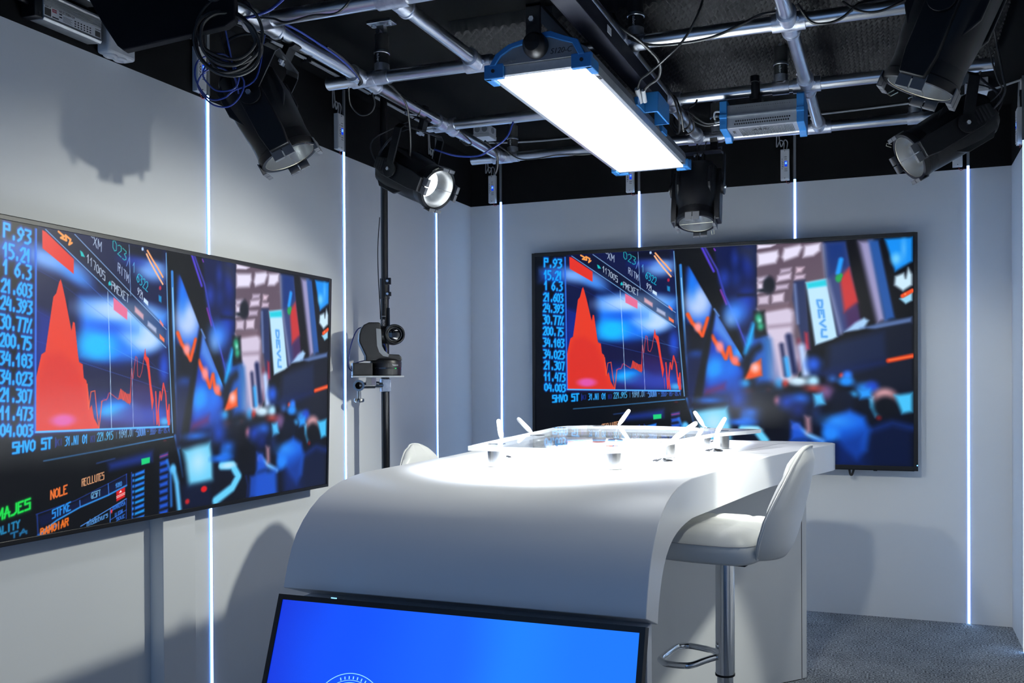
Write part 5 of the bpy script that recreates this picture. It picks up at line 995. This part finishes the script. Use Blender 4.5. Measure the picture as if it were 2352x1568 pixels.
def glyph_strokes(ch):
    out = []
    for part in GLYPH.get(ch, '').split(';'):
        pts = [(int(t[0]) / 2.0, int(t[1]) / 5.0) for t in part.split()]
        if len(pts) > 1:
            out.append(pts)
    return out


def paint_picture(shapes, W, H):
    img = np.zeros((H, W, 3), np.float32)
    img[:] = (4, 6, 14)
    k = W / 1000.0

    def blend(x0, y0, cov, col, a):
        h, w = cov.shape
        reg = img[y0:y0 + h, x0:x0 + w]
        m = (cov * a)[..., None]
        reg += m * (np.array(col, np.float32) - reg)

    def window(minx, miny, maxx, maxy, pad):
        x0 = max(0, int(minx - pad)); y0 = max(0, int(miny - pad))
        x1 = min(W, int(maxx + pad) + 2); y1 = min(H, int(maxy + pad) + 2)
        if x1 <= x0 or y1 <= y0:
            return None
        yy, xx = np.mgrid[y0:y1, x0:x1]
        return x0, y0, xx + .5, yy + .5

    def seg_dist(xx, yy, ax, ay, bx, by):
        dx, dy = bx - ax, by - ay
        t = np.clip(((xx - ax) * dx + (yy - ay) * dy) / max(dx * dx + dy * dy, 1e-9), 0, 1)
        return np.hypot(xx - ax - t * dx, yy - ay - t * dy)

    def smooth(sd, b):
        t = np.clip(.5 - sd / (2 * b), 0, 1)
        return t * t * (3 - 2 * t)

    def stroke(lines, w, col, b, a):
        b = max(b, .7)
        xs = [p[0] for l in lines for p in l]; ys = [p[1] for l in lines for p in l]
        win = window(min(xs), min(ys), max(xs), max(ys), w + 2 * b)
        if not win:
            return
        x0, y0, xx, yy = win
        d = np.full(xx.shape, 1e9)
        for l in lines:
            for p, q in zip(l[:-1], l[1:]):
                d = np.minimum(d, seg_dist(xx, yy, *p, *q))
        blend(x0, y0, smooth(d - w / 2, b), col, a)

    for s in shapes:
        kind, g, col, b, a = s[:5]
        b = max(b * k, .7)
        if kind == 'p':
            pts = [(g[i] * k, g[i + 1] * k) for i in range(0, len(g), 2)]
            xs = [p[0] for p in pts]; ys = [p[1] for p in pts]
            win = window(min(xs), min(ys), max(xs), max(ys), 2 * b)
            if not win:
                continue
            x0, y0, xx, yy = win
            d = np.full(xx.shape, 1e9); ins = np.zeros(xx.shape, bool)
            for (ax, ay), (bx, by) in zip(pts, pts[1:] + pts[:1]):
                d = np.minimum(d, seg_dist(xx, yy, ax, ay, bx, by))
                if ay != by:
                    ins ^= ((ay > yy) != (by > yy)) & (xx < (bx - ax) * (yy - ay) / (by - ay) + ax)
            blend(x0, y0, smooth(np.where(ins, -d, d), b), col, a)
        elif kind == 'e':
            cx, cy, rx, ry, rot = g[0] * k, g[1] * k, g[2] * k, g[3] * k, math.radians(g[4])
            m = max(rx, ry)
            win = window(cx - m, cy - m, cx + m, cy + m, 2 * b)
            if not win:
                continue
            x0, y0, xx, yy = win
            ux = (xx - cx) * math.cos(rot) + (yy - cy) * math.sin(rot)
            uy = -(xx - cx) * math.sin(rot) + (yy - cy) * math.cos(rot)
            r = np.hypot(ux / rx, uy / ry)
            blend(x0, y0, smooth((r - 1) * min(rx, ry), b), col, a)
        elif kind == 'l':
            pts = [(g[i] * k, g[i + 1] * k) for i in range(0, len(g), 2)]
            stroke([pts], s[5] * k, col, b, a)
        else:
            ax, ay, bx, by, ux, uy = [v * k for v in g]
            n = len(s[6]); adv = n - 1 + .72
            lines = []
            for i, ch in enumerate(s[6]):
                for st in glyph_strokes(ch):
                    lines.append([(ax + (bx - ax) * (i + .72 * x) / adv + ux * y, ay + (by - ay) * (i + .72 * x) / adv + uy * y) for x, y in st])
            if lines:
                stroke(lines, s[5] * k, col, b, a)
    c = np.clip(img / 255.0, 0, 1)
    return np.where(c <= .04045, c / 12.92, ((c + .055) / 1.055) ** 2.4)


PW, PH = 880, 495
pic = paint_picture(PICTURE, PW, PH)
gx, gz = np.meshgrid((np.arange(PW)) / (PW - 1), 1 - np.arange(PH) / (PH - 1), indexing='xy')
co = np.zeros((PH, PW, 3), np.float32); co[..., 0] = gx; co[..., 2] = gz
idx = np.arange(PW * PH).reshape(PH, PW)
quads = np.stack([idx[1:, :-1], idx[1:, 1:], idx[:-1, 1:], idx[:-1, :-1]], -1).reshape(-1, 4)
pm = bpy.data.meshes.new('picture')
pm.vertices.add(PW * PH); pm.vertices.foreach_set('co', co.reshape(-1))
pm.loops.add(quads.size); pm.loops.foreach_set('vertex_index', quads.reshape(-1).astype(np.int32))
pm.polygons.add(len(quads)); pm.polygons.foreach_set('loop_start', np.arange(0, quads.size, 4, dtype=np.int32))
pm.update(calc_edges=True)
at = pm.attributes.new('picture', 'FLOAT_COLOR', 'POINT')
rgba = np.ones((PH, PW, 4), np.float32); rgba[..., :3] = pic
at.data.foreach_set('color', rgba.reshape(-1))
pm.materials.append(M['screen'])
pm2 = pm.copy(); pm2.materials.clear(); pm2.materials.append(M['screen_painted_haze'])


def television(label, w, h, mtx, bz, bb, mesh):
    t = thing('wall_screen', label, 'screen', (0, 0, 0))
    MB().box((.006, .012, .006), (w - .006, .045, h - .006)).box((w * .18, .045, h * .12), (w * .82, .072, h * .7)).build('casing', 'bezel', t, bevel=.004)
    f = MB()
    f.box((0, 0, 0), (bz, .02, h)); f.box((w - bz, 0, 0), (w, .02, h)); f.box((bz, 0, h - bz), (w - bz, .02, h)); f.box((bz, 0, 0), (w - bz, .02, bb))
    f.build('frame', 'bezel', t, bevel=.0015)
    s = bpy.data.objects.new('screen', mesh); COL.objects.link(s); s.parent = t
    s.location = (bz, .003, bb); s.scale = (w - 2 * bz, 1, h - bz - bb)
    t.matrix_world = mtx
    return t


w_, h_ = 2.202, 1.260
tv = television('large screen on the back wall with red chart and crowd, partly behind the desk', w_, h_, Matrix.Translation((-2.072, 4.897, .808)), .020, .024, pm)
o = MB().lathe((w_ - .004, -.001, .030), (0, -1, 0), [(.003, 0), (.003, .002), (0, .002)], 12).build('standby_light', 'standby', tv)
o = MB().tube([(w_ - .35, .03, .004), (w_ - .345, .03, -.028), (w_ - .335, .03, -.030), (w_ - .325, .03, .004)], .006, 8).build('cable_tail', 'cable_black', tv)
o = MB().box((w_ - .225, .005, -.005), (w_ - .205, .02, .001)).build('sensor', 'black_plastic', tv)
lb = .014
A = V((-2.402, 3.362 - 1.632, .830)); Wd = V((-.0314, 1.632, -.013)); Hd = V((.020, 0, .947))
ux = Wd.normalized(); uz = (Hd - ux * Hd.dot(ux)).normalized(); uy = uz.cross(ux)
mt = Matrix((ux, uy, uz)).transposed().to_4x4(); mt.translation = A
tv2 = television('large wall screen on the left wall cut by the left picture edge', Wd.length, Hd.length, mt, lb, lb, pm2)

# ------------------------------------------------------------------ presenter desk
t = thing('presenter_desk', 'white curved presenter desk with waterfall front in the middle of the studio', 'desk', (-1.05, 3.0, 0))


def interp(tab, y):
    if y <= tab[0][0]: return tab[0][1]
    for (a, p), (b, q_) in zip(tab[:-1], tab[1:]):
        if y <= b:
            k = (y - a) / (b - a)
            return p + (q_ - p) * k
    return tab[-1][1]


RX = [(2.45, -.542), (2.60, -.522), (2.75, -.500), (2.90, -.478), (3.08, -.452), (3.24, -.424), (3.40, -.385), (3.55, -.343), (3.70, -.300), (3.80, -.270), (3.90, -.240), (3.955, -.236), (3.99, -.250), (4.013, -.282), (4.026, -.330), (4.034, -.400), (4.036, -.470)]
LX = [(2.45, -1.560), (2.97, -1.575), (3.20, -1.600), (3.40, -1.655), (3.55, -1.705), (3.70, -1.76), (3.80, -1.79), (3.90, -1.822), (3.955, -1.830), (3.99, -1.815), (4.013, -1.78), (4.026, -1.73), (4.034, -1.66), (4.036, -1.60)]
OUT = [(1.9525, .741), (1.959, .765), (1.970, .800), (1.986, .840), (2.008, .878), (2.036, .910), (2.070, .939), (2.112, .965), (2.160, .985), (2.215, .9995), (2.280, 1.0095), (2.350, 1.0142), (2.45, 1.015)]
INN = [(2.060, .700), (2.065, .722), (2.073, .748), (2.087, .778), (2.104, .806), (2.125, .830), (2.150, .850), (2.182, .867), (2.222, .881), (2.268, .890), (2.315, .8955), (2.370, .899), (2.45, .900)]
st = [(o_, i_) for o_, i_ in zip(OUT, INN)]
for y in (2.60, 2.75, 2.90, 3.08, 3.24, 3.40, 3.55, 3.70, 3.80, 3.90, 3.955, 3.99, 4.013, 4.026, 4.034, 4.036):
    st.append(((y, 1.015), (y, .900)))
rings = []
for (yo, zo), (yi, zi) in st:
    rings.append([V((interp(LX, yo), yo, zo)), V((interp(RX, yo), yo, zo)), V((interp(RX, yi), yi, zi)), V((interp(LX, yi), yi, zi))])
MB().loft(rings, smooth=True).build('curved_top', 'desk', t, bevel=.005, angle=30)
g = [(-1.40, 2.50), (-1.36, 2.475), (-1.30, 2.47), (-.84, 2.47), (-.78, 2.475), (-.735, 2.51), (-.64, 3.0), (-.56, 3.45), (-.47, 3.86), (-.52, 3.93), (-1.50, 3.93), (-1.56, 3.86), (-1.46, 3.1)]
MB().tube([(a, b, 1.0150) for a, b in g], .0010, 6, 0, 3, closed=True).build('inlay_groove', 'groove', t)
pp = [(-.352, 3.866), (-.366, 3.846), (-.95, 3.235), (-.95, 2.12), (-1.15, 2.12), (-1.15, 3.235), (-1.72, 3.846), (-1.735, 3.866), (-1.72, 3.95), (-.37, 3.95)]
MB().prism([(a, b, .004) for a, b in pp], (0, 0, .896)).build('pedestal', 'pedestal', t)
d = V((-.95 + .366, 3.235 - 3.846, 0)).normalized(); nn = V((-d.y, d.x, 0)); nn = nn if nn.x > 0 else -nn
q0 = V((-.366, 3.846, 0)) + d * .006
MB().obox(q0 + V((0, 0, .45)) + nn * .0002, d * .0016, nn * .0006, V((0, 0, .445))).build('panel_joint', 'dark_gap', t)
MB().prism([(-1.545, 2.012, .004), (-.556, 2.012, .004), (-.556, 2.055, .004), (-1.545, 2.055, .004)], (0, 0, .70)).build('front_panel', 'desk_edge', t, bevel=.002)
MB().box((-1.50, 1.975, .30), (-.60, 2.011, .700)).build('monitor_bracket', 'dark_gap', t)

# clear acrylic shelf on steel stand-offs
zt, zu = 1.088, 1.073
go = [(-1.288, 2.513), (-1.306, 2.64), (-1.360, 3.10), (-1.425, 3.66), (-1.405, 3.735), (-1.33, 3.790), (-1.18, 3.822), (-1.03, 3.822), (-.90, 3.785), (-.752, 3.735), (-.519, 3.682), (-.560, 3.56), (-.655, 3.383), (-.700, 3.08), (-.735, 2.82), (-.772, 2.620), (-.785, 2.560), (-.815, 2.525), (-.860, 2.513), (-1.00, 2.510)]
t = thing('acrylic_shelf', 'clear acrylic shelf raised on steel stand-offs on the white desk', 'shelf', (-1.0, 3.1, 1.015))
MB().prism([(a, b, zu) for a, b in go], (0, 0, zt - zu), 0, 1).build('acrylic_sheet', ['acrylic', 'acrylic_edge'], t)
for (a, b) in ((-1.233, 2.612), (-.840, 2.633), (-.773, 3.077), (-.657, 3.533), (-.767, 3.700), (-1.275, 3.062), (-1.375, 3.56), (-1.255, 3.74)):
    c_ = MB().cyl((a, b, 1.0155), (a, b, zu - .0005), .0305, n=36)
    so = c_.build('standoff', 'brushed', t, bevel=.0012)
    MB().cyl((a, b, zt + .0002), (a, b, zt + .0016), .0290, n=36).build('standoff_cap', 'acrylic', so)


def microphone(base, p1, p2, label, stem_r=.0028):
    base, p1, p2 = V(base), V(p1), V(p2)
    t = thing('gooseneck_microphone', label, 'microphone', base, 'white gooseneck microphones on the desk')
    MB().lathe(base, (0, 0, 1), [(0, .0002), (.0365, .0002), (.0365, .0035), (.033, .007), (.026, .009), (.024, .0065), (.020, .0062), (.016, .010), (.007, .012), (0, .012)], 40).build('base_ring', 'dark_chrome', t)
    mid = base + V((0, 0, .030))
    MB().tube([base + V((0, 0, .010)), mid, (mid + p1) / 2 + V((0, 0, .006)), p1], stem_r, 12, 0, 6).build('gooseneck', 'white_mic', t)
    d = p2 - p1; L_ = d.length
    MB().lathe(p1, d, [(0, -.002), (.0055, 0), (.0075, .010), (.0095, .018), (.0100, L_ * .35), (.0090, L_ * .8), (.0085, L_ - .010), (.0066, L_ - .003), (.003, L_), (0, L_ + .0004)], 20).build('capsule', 'white_mic', t)
    return t


D = 1.0150
microphone((-.749, 2.919, D), (-.711, 2.905, 1.091), (-.620, 2.885, 1.154), 'white gooseneck microphone at the near right desk edge leaning right')
microphone((-.661, 3.387, D), (-.652, 3.380, 1.083), (-.610, 3.360, 1.150), 'white gooseneck microphone at the right desk edge, second from the front')
microphone((-1.345, 2.891, D), (-1.350, 2.900, 1.086), (-1.395, 2.970, 1.150), 'upright white gooseneck microphone at the near left desk edge')
microphone((-1.40, 3.36, D), (-1.425, 3.36, 1.078), (-1.490, 3.36, 1.140), 'white gooseneck microphone at the left desk edge leaning left, second from the front')
microphone((-1.215, 3.86, D), (-1.193, 3.84, 1.089), (-1.140, 3.84, 1.160), 'white gooseneck microphone at the far desk end leaning right')
microphone((-.748, 3.836, D), (-.795, 3.836, 1.090), (-.838, 3.836, 1.155), 'white gooseneck microphone at the far desk end leaning left')

# ------------------------------------------------------------------ front monitor leaning on the desk foot
t = thing('front_monitor', 'black framed monitor with a blue picture leaning at the foot of the desk', 'monitor', (-1.02, 1.86, .735))
TLx, TRx = -1.516, -.523
top = V((0, 1.880, .7443)); dn = V((0, -.066, -.205)).normalized(); Lm = .60
nrm = V((0, dn.z, -dn.y)); nrm = nrm if nrm.y < 0 else -nrm


def mp_(x, s_, k=0.):
    return V((x, 0, 0)) + top + dn * s_ + nrm * k


f = MB()
bz = .0135
f.prism([mp_(TLx, 0), mp_(TRx, 0), mp_(TRx, bz), mp_(TLx, bz)], -nrm * .03); f.prism([mp_(TLx, Lm - .02), mp_(TRx, Lm - .02), mp_(TRx, Lm), mp_(TLx, Lm)], -nrm * .03)
f.prism([mp_(TLx, bz), mp_(TLx + bz, bz), mp_(TLx + bz, Lm - .02), mp_(TLx, Lm - .02)], -nrm * .03); f.prism([mp_(TRx - bz, bz), mp_(TRx, bz), mp_(TRx, Lm - .02), mp_(TRx - bz, Lm - .02)], -nrm * .03)
f.build('frame', 'bezel', t)
MB().prism([mp_(TLx + .004, .004, -.012), mp_(TRx - .004, .004, -.012), mp_(TRx - .004, Lm - .004, -.012), mp_(TLx + .004, Lm - .004, -.012)], -nrm * .03).build('casing', 'bezel', t)
sm = MB().prism([mp_(TLx + bz, bz, -.003), mp_(TRx - bz, bz, -.003), mp_(TRx - bz, Lm - .02, -.003), mp_(TLx + bz, Lm - .02, -.003)], -nrm * .002)
scr = sm.build('screen', 'blue_screen', t)
# shift the texture space so that it runs 0..1 over the width
for v in scr.data.vertices: v.co.x = (v.co.x - (TLx + bz + 1.02)) / (TRx - TLx - 2 * bz)
scr.scale.x = TRx - TLx - 2 * bz; scr.location.x = TLx + bz + 1.02
hc = mp_(-1.253, .281, -.0022)


def arc(r, a0, a1, w, k=48):
    q = []
    for i in range(k + 1):
        an = math.radians(a0 + (a1 - a0) * i / k)
        q.append((hc + V((math.cos(an) * r, 0, 0)) - dn * math.sin(an) * r))
    o_ = MB()
    for i in range(k):
        d_ = (q[i + 1] - q[i]); m_ = (q[i] + q[i + 1]) / 2; rr = (m_ - hc).normalized()
        o_.obox(m_, d_ * .52, rr * w, nrm * .0003)
    return o_


MBs = arc(.108, 20, 168, .0008)
MBs.build('hud_arc', 'hud', t)
arc(.092, 40, 150, .0006).build('hud_arc', 'hud', t); arc(.084, 20, 170, .0030).build('hud_arc', 'hud', t); arc(.066, 0, 360, .0008, 72).build('hud_arc', 'hud', t)
tk = MB()
for k in range(9):
    an = math.radians(55 + k * 7)
    rr = V((math.cos(an), 0, 0)) - dn * math.sin(an)
    tk.obox(hc + rr * .098, rr * .0035, rr.cross(nrm) * .0012, nrm * .0003)
tk.lathe(hc + V((math.cos(math.radians(20)) * .108, 0, 0)) - dn * math.sin(math.radians(20)) * .108, nrm, [(.0035, -.0003), (.0035, .0004), (0, .0004)], 16)
tk.build('hud_marks', 'hud', t)
MB().obox(mp_(TLx + .165, -.0012, -.006), V((.006, 0, 0)), dn * .0012, nrm * .004).build('standby_light', 'standby', t)
MB().box((TLx + .30, 1.905, .40), (TRx - .30, 1.974, .62)).build('mount', 'dark_gap', t)

# ------------------------------------------------------------------ bar stools
def bar_stool(c, fwd, label, zs=.775):
    """c: column foot, fwd: horizontal facing direction, zs: underside of the seat"""
    c = V((c[0], c[1], 0)); f_ = V((*fwd, 0)).normalized(); w = V((-f_.y, f_.x, 0)); up = V((0, 0, 1))
    t = thing('bar_stool', label, 'bar stool', c, 'white leather bar stools at the desk')

    def P(a, b, z): return c + f_ * a + w * b + up * z
    # seat: cushion with four quilted squares on top
    n = 34
    topg, rim = [], []

    def half(a):              # half width of the seat along its depth
        return .205 - .020 * max(0, a - .02) / .18
    hd = .178
    rows = []
    for i in range(n + 1):
        a = -1 + 2 * i / n
        row = []
        for j in range(n + 1):
            b = -1 + 2 * j / n
            # map the square to a rounded square
            e = 5.0
            r = max(abs(a), abs(b), 1e-6); q = (abs(a) ** e + abs(b) ** e) ** (1 / e)
            k = r / max(q, 1e-9) if r > 1e-5 else 1.0
            aa, bb = a * k, b * k
            edge = max(abs(a), abs(b))
            z = zs + .082
            z += .014 * (1 - edge ** 4)
            drop = max(0, (edge - .82) / .18)
            z -= .020 * drop ** 2
            cr = min(abs(aa * hd + .01), 1) ; cs = abs(bb * .2)
            for dd in (abs(aa * hd - .045), abs(aa * hd + .075), abs(bb * .2 - .062), abs(bb * .2 + .062)):
                z -= .0045 * math.exp(-(dd / .010) ** 2) * (1 - drop)
            row.append(P(aa * hd + .034, bb * half(aa * hd), z))
        rows.append(row)
    s = MB().grid(rows)
    loop = [rows[i][0] for i in range(n + 1)] + [rows[n][j] for j in range(1, n + 1)] + [rows[i][n] for i in range(n - 1, -1, -1)] + [rows[0][j] for j in range(n - 1, 0, -1)]
    cen = P(.034, 0, 0)
    rings = [loop]
    for dz, sc in ((zs + .052, 1.035), (zs + .030, 1.04), (zs + .010, 1.0), (zs, .95)):
        rings.append([V((cen.x + (p.x - cen.x) * sc, cen.y + (p.y - cen.y) * sc, dz)) for p in loop])
    s.loft(rings, cap=False)
    last = rings[-1]
    s.add(last, [tuple(range(len(last)))], 0)
    seat = s.build('seat', 'leather', t, angle=60)
    MB().tube([p * 1 for p in [V((cen.x + (q.x - cen.x) * 1.034, cen.y + (q.y - cen.y) * 1.034, zs + .0555)) for q in loop[::3]]], .0016, 6, 0, 0, closed=True).build('seam', 'stitch', seat)
    MB().obox(P(.034, 0, zs - .004), f_ * .145, w * .15, up * .005).build('seat_plate', 'rubber', t, bevel=.003)
    # backrest shell
    def back(b, v, d):       # b -1..1 across, v 0..1 upwards, d depth offset
        hw = interp([(0, .112), (.03, .134), (.07, .155), (.12, .173), (.18, .188), (.26, .199), (.40, .203), (.50, .194), (.62, .172), (.75, .142), (.87, .110), (.95, .084), (.985, .066), (1, .050)], v)
        z = zs + .002 + v * .328
        lean = -.185 - interp([(0, -.022), (.04, -.014), (.10, -.006), (.18, 0), (.24, .003), (.30, .007), (.42, .014), (.55, .025), (.75, .044), (.9, .058), (1, .068)], v)
        wrap = .042 * (abs(b) ** 2.2) * (1 - .75 * v)
        bow = .018 * math.sin(v * PI)
        return P(lean + wrap - bow * .4 + d, b * hw, z - .012 * abs(b) ** 3 * v)
    N, K = 26, 30
    outer = [[back(-1 + 2 * j / N, i / K, -.022 * (1 - (abs(-1 + 2 * j / N)) ** 6) * min(1, 6 * (1 - i / K) + .25)) for j in range(N + 1)] for i in range(K + 1)]
    inner = [[back(-1 + 2 * j / N, i / K, .026 * (1 - (abs(-1 + 2 * j / N)) ** 6) * min(1, 6 * (1 - i / K) + .25)
                   - .0035 * (math.exp(-((abs(-1 + 2 * j / N) - .33) / .05) ** 2) + math.exp(-((i / K - .45) / .035) ** 2) + math.exp(-((i / K - .75) / .035) ** 2))) for j in range(N + 1)] for i in range(K + 1)]
    b_ = MB().grid(outer).grid(inner)
    b_.add(outer[0] + inner[0], [(j, j + 1, N + 2 + j, N + 1 + j) for j in range(N)], 0, True)
    b_.add(outer[K] + inner[K], [(j, j + 1, N + 2 + j, N + 1 + j) for j in range(N)], 0, True)
    bk = b_.build('backrest', 'leather', t, angle=70)
    sl = [back(-1, i / K, -.004) for i in range(K + 1)] + [back(-1 + 2 * j / N, 1, -.004) for j in range(1, N)] + [back(1, i / K, -.004) for i in range(K, -1, -1)]
    MB().tube([p - f_ * .004 for p in sl], .0035, 8, 0, 0).build('piping', 'leather', bk)
    # column, base and footrest
    MB().cyl(P(0, 0, .40), P(0, 0, zs - .008), .0290, n=36).build('outer_column', 'chrome', t)
    MB().cyl(P(0, 0, .02), P(0, 0, .41), .0245, n=36).build('inner_column', 'chrome', t)
    MB().lathe(P(0, 0, .402), (0, 0, 1), [(.0265, -.003), (.0300, -.003), (.0300, .003), (.0265, .003)], 32).build('column_ring', 'rubber', t)
    MB().lathe(P(0, 0, 0), (0, 0, 1), [(0, .001), (.195, .001), (.198, .006), (.190, .012), (.10, .022), (.04, .035), (.026, .06), (0, .06)], 48).build('base_disc', 'chrome', t)
    fr = MB().tube([P(.022, -.014, .455), P(.05, -.05, .449), P(.075, -.080, .442), P(.10, -.092, .440), P(.150, -.098, .440), P(.176, -.080, .440), P(.186, -.055, .440), P(.186, .055, .440), P(.176, .080, .440), P(.150, .098, .440), P(.10, .092, .440), P(.075, .080, .442), P(.05, .05, .449), P(.022, .014, .455)], .0098, 14, 0, 5)
    fr.build('footrest', 'chrome', t)
    MB().tube([P(-.02, -.03, zs - .012), P(-.03, -.09, zs - .03), P(-.03, -.115, zs - .06)], .0045, 8).build('height_lever', 'black_plastic', t)
    return t


bar_stool((-.482, 2.632), (-.990, .139), 'white leather bar stool in the right foreground beside the desk')
bar_stool((-1.645, 3.185), (.985, -.12), 'white leather bar stool mostly hidden behind the left side of the desk', zs=.702)

# ------------------------------------------------------------------ light
def beam(name, c, a, power, size, blend=.3, col=(.95, .97, 1.0), rad=.06):
    l_ = bpy.data.lights.new(name, 'SPOT')
    l_.energy = power; l_.spot_size = math.radians(size); l_.spot_blend = blend; l_.color = col; l_.shadow_soft_size = rad
    o_ = bpy.data.objects.new(name, l_); COL.objects.link(o_)
    o_.location = c + a.normalized() * .012
    o_.rotation_euler = a.to_track_quat('-Z', 'Y').to_euler()
    return o_


al = bpy.data.lights.new('panel_beam', 'AREA')
al.shape = 'RECTANGLE'; al.size = X1 - X0 - .03; al.size_y = Yf - Yn - .03; al.energy = 205; al.color = (.88, .94, 1.0); al.spread = math.radians(32)
ao = bpy.data.objects.new('panel_beam', al); COL.objects.link(ao); ao.location = (xc, (Yn + Yf) / 2, zb - .004)
WARM = (.98, 1.0, .90)
beam('lamp_beam', *L1, 8, 34, .5)
beam('lamp_beam', *L2, 75, 56, .5)
beam('lamp_beam', *L3, 10, 60, .6)
beam('lamp_beam', *L4, 10, 120, .8, WARM, .05)
beam('lamp_beam', L4[0], V((-.50, .50, -1.10)), 80, 25, .35, WARM, .04)
beam('lamp_beam', *L5, 120, 68, .55, WARM, .05)
beam('lamp_beam', *K1, 40, 56, .5, WARM, .05)
beam('lamp_beam', *K2, 40, 56, .5, WARM, .05)

wd = bpy.data.worlds.new('studio'); S.world = wd; wd.use_nodes = True
wd.node_tree.nodes['Background'].inputs['Color'].default_value = (.28, .52, 1.0, 1)
wd.node_tree.nodes['Background'].inputs['Strength'].default_value = .46

# ------------------------------------------------------------------ camera
cam = bpy.data.cameras.new('camera')
cam.sensor_width = 36; cam.lens = 30.595
cam.shift_x = -.077025; cam.shift_y = .042315
cam.clip_start = .02
co_ = bpy.data.objects.new('camera', cam); COL.objects.link(co_)
yaw, pitch, roll = .332987, -.0061704, -.0047048
F = V((-math.sin(yaw), math.cos(yaw), 0)); R = V((math.cos(yaw), math.sin(yaw), 0)); U = V((0, 0, 1))
F2 = F * math.cos(pitch) + U * math.sin(pitch); U2 = -F * math.sin(pitch) + U * math.cos(pitch)
R3 = R * math.cos(roll) + U2 * math.sin(roll); U3 = -R * math.sin(roll) + U2 * math.cos(roll)
mt = Matrix((R3, U3, -F2)).transposed().to_4x4(); mt.translation = V((0, 0, 1.30))
co_.matrix_world = mt
S.camera = co_

S.view_settings.view_transform = 'Standard'
S.view_settings.look = 'None'
S.view_settings.exposure = .55
S.view_settings.gamma = 1.
S.view_settings.use_curve_mapping = False
S.cycles.max_bounces = 10
S.cycles.transparent_max_bounces = 12
S.cycles.caustics_reflective = False
S.cycles.caustics_refractive = False
S.cycles.sample_clamp_indirect = 6
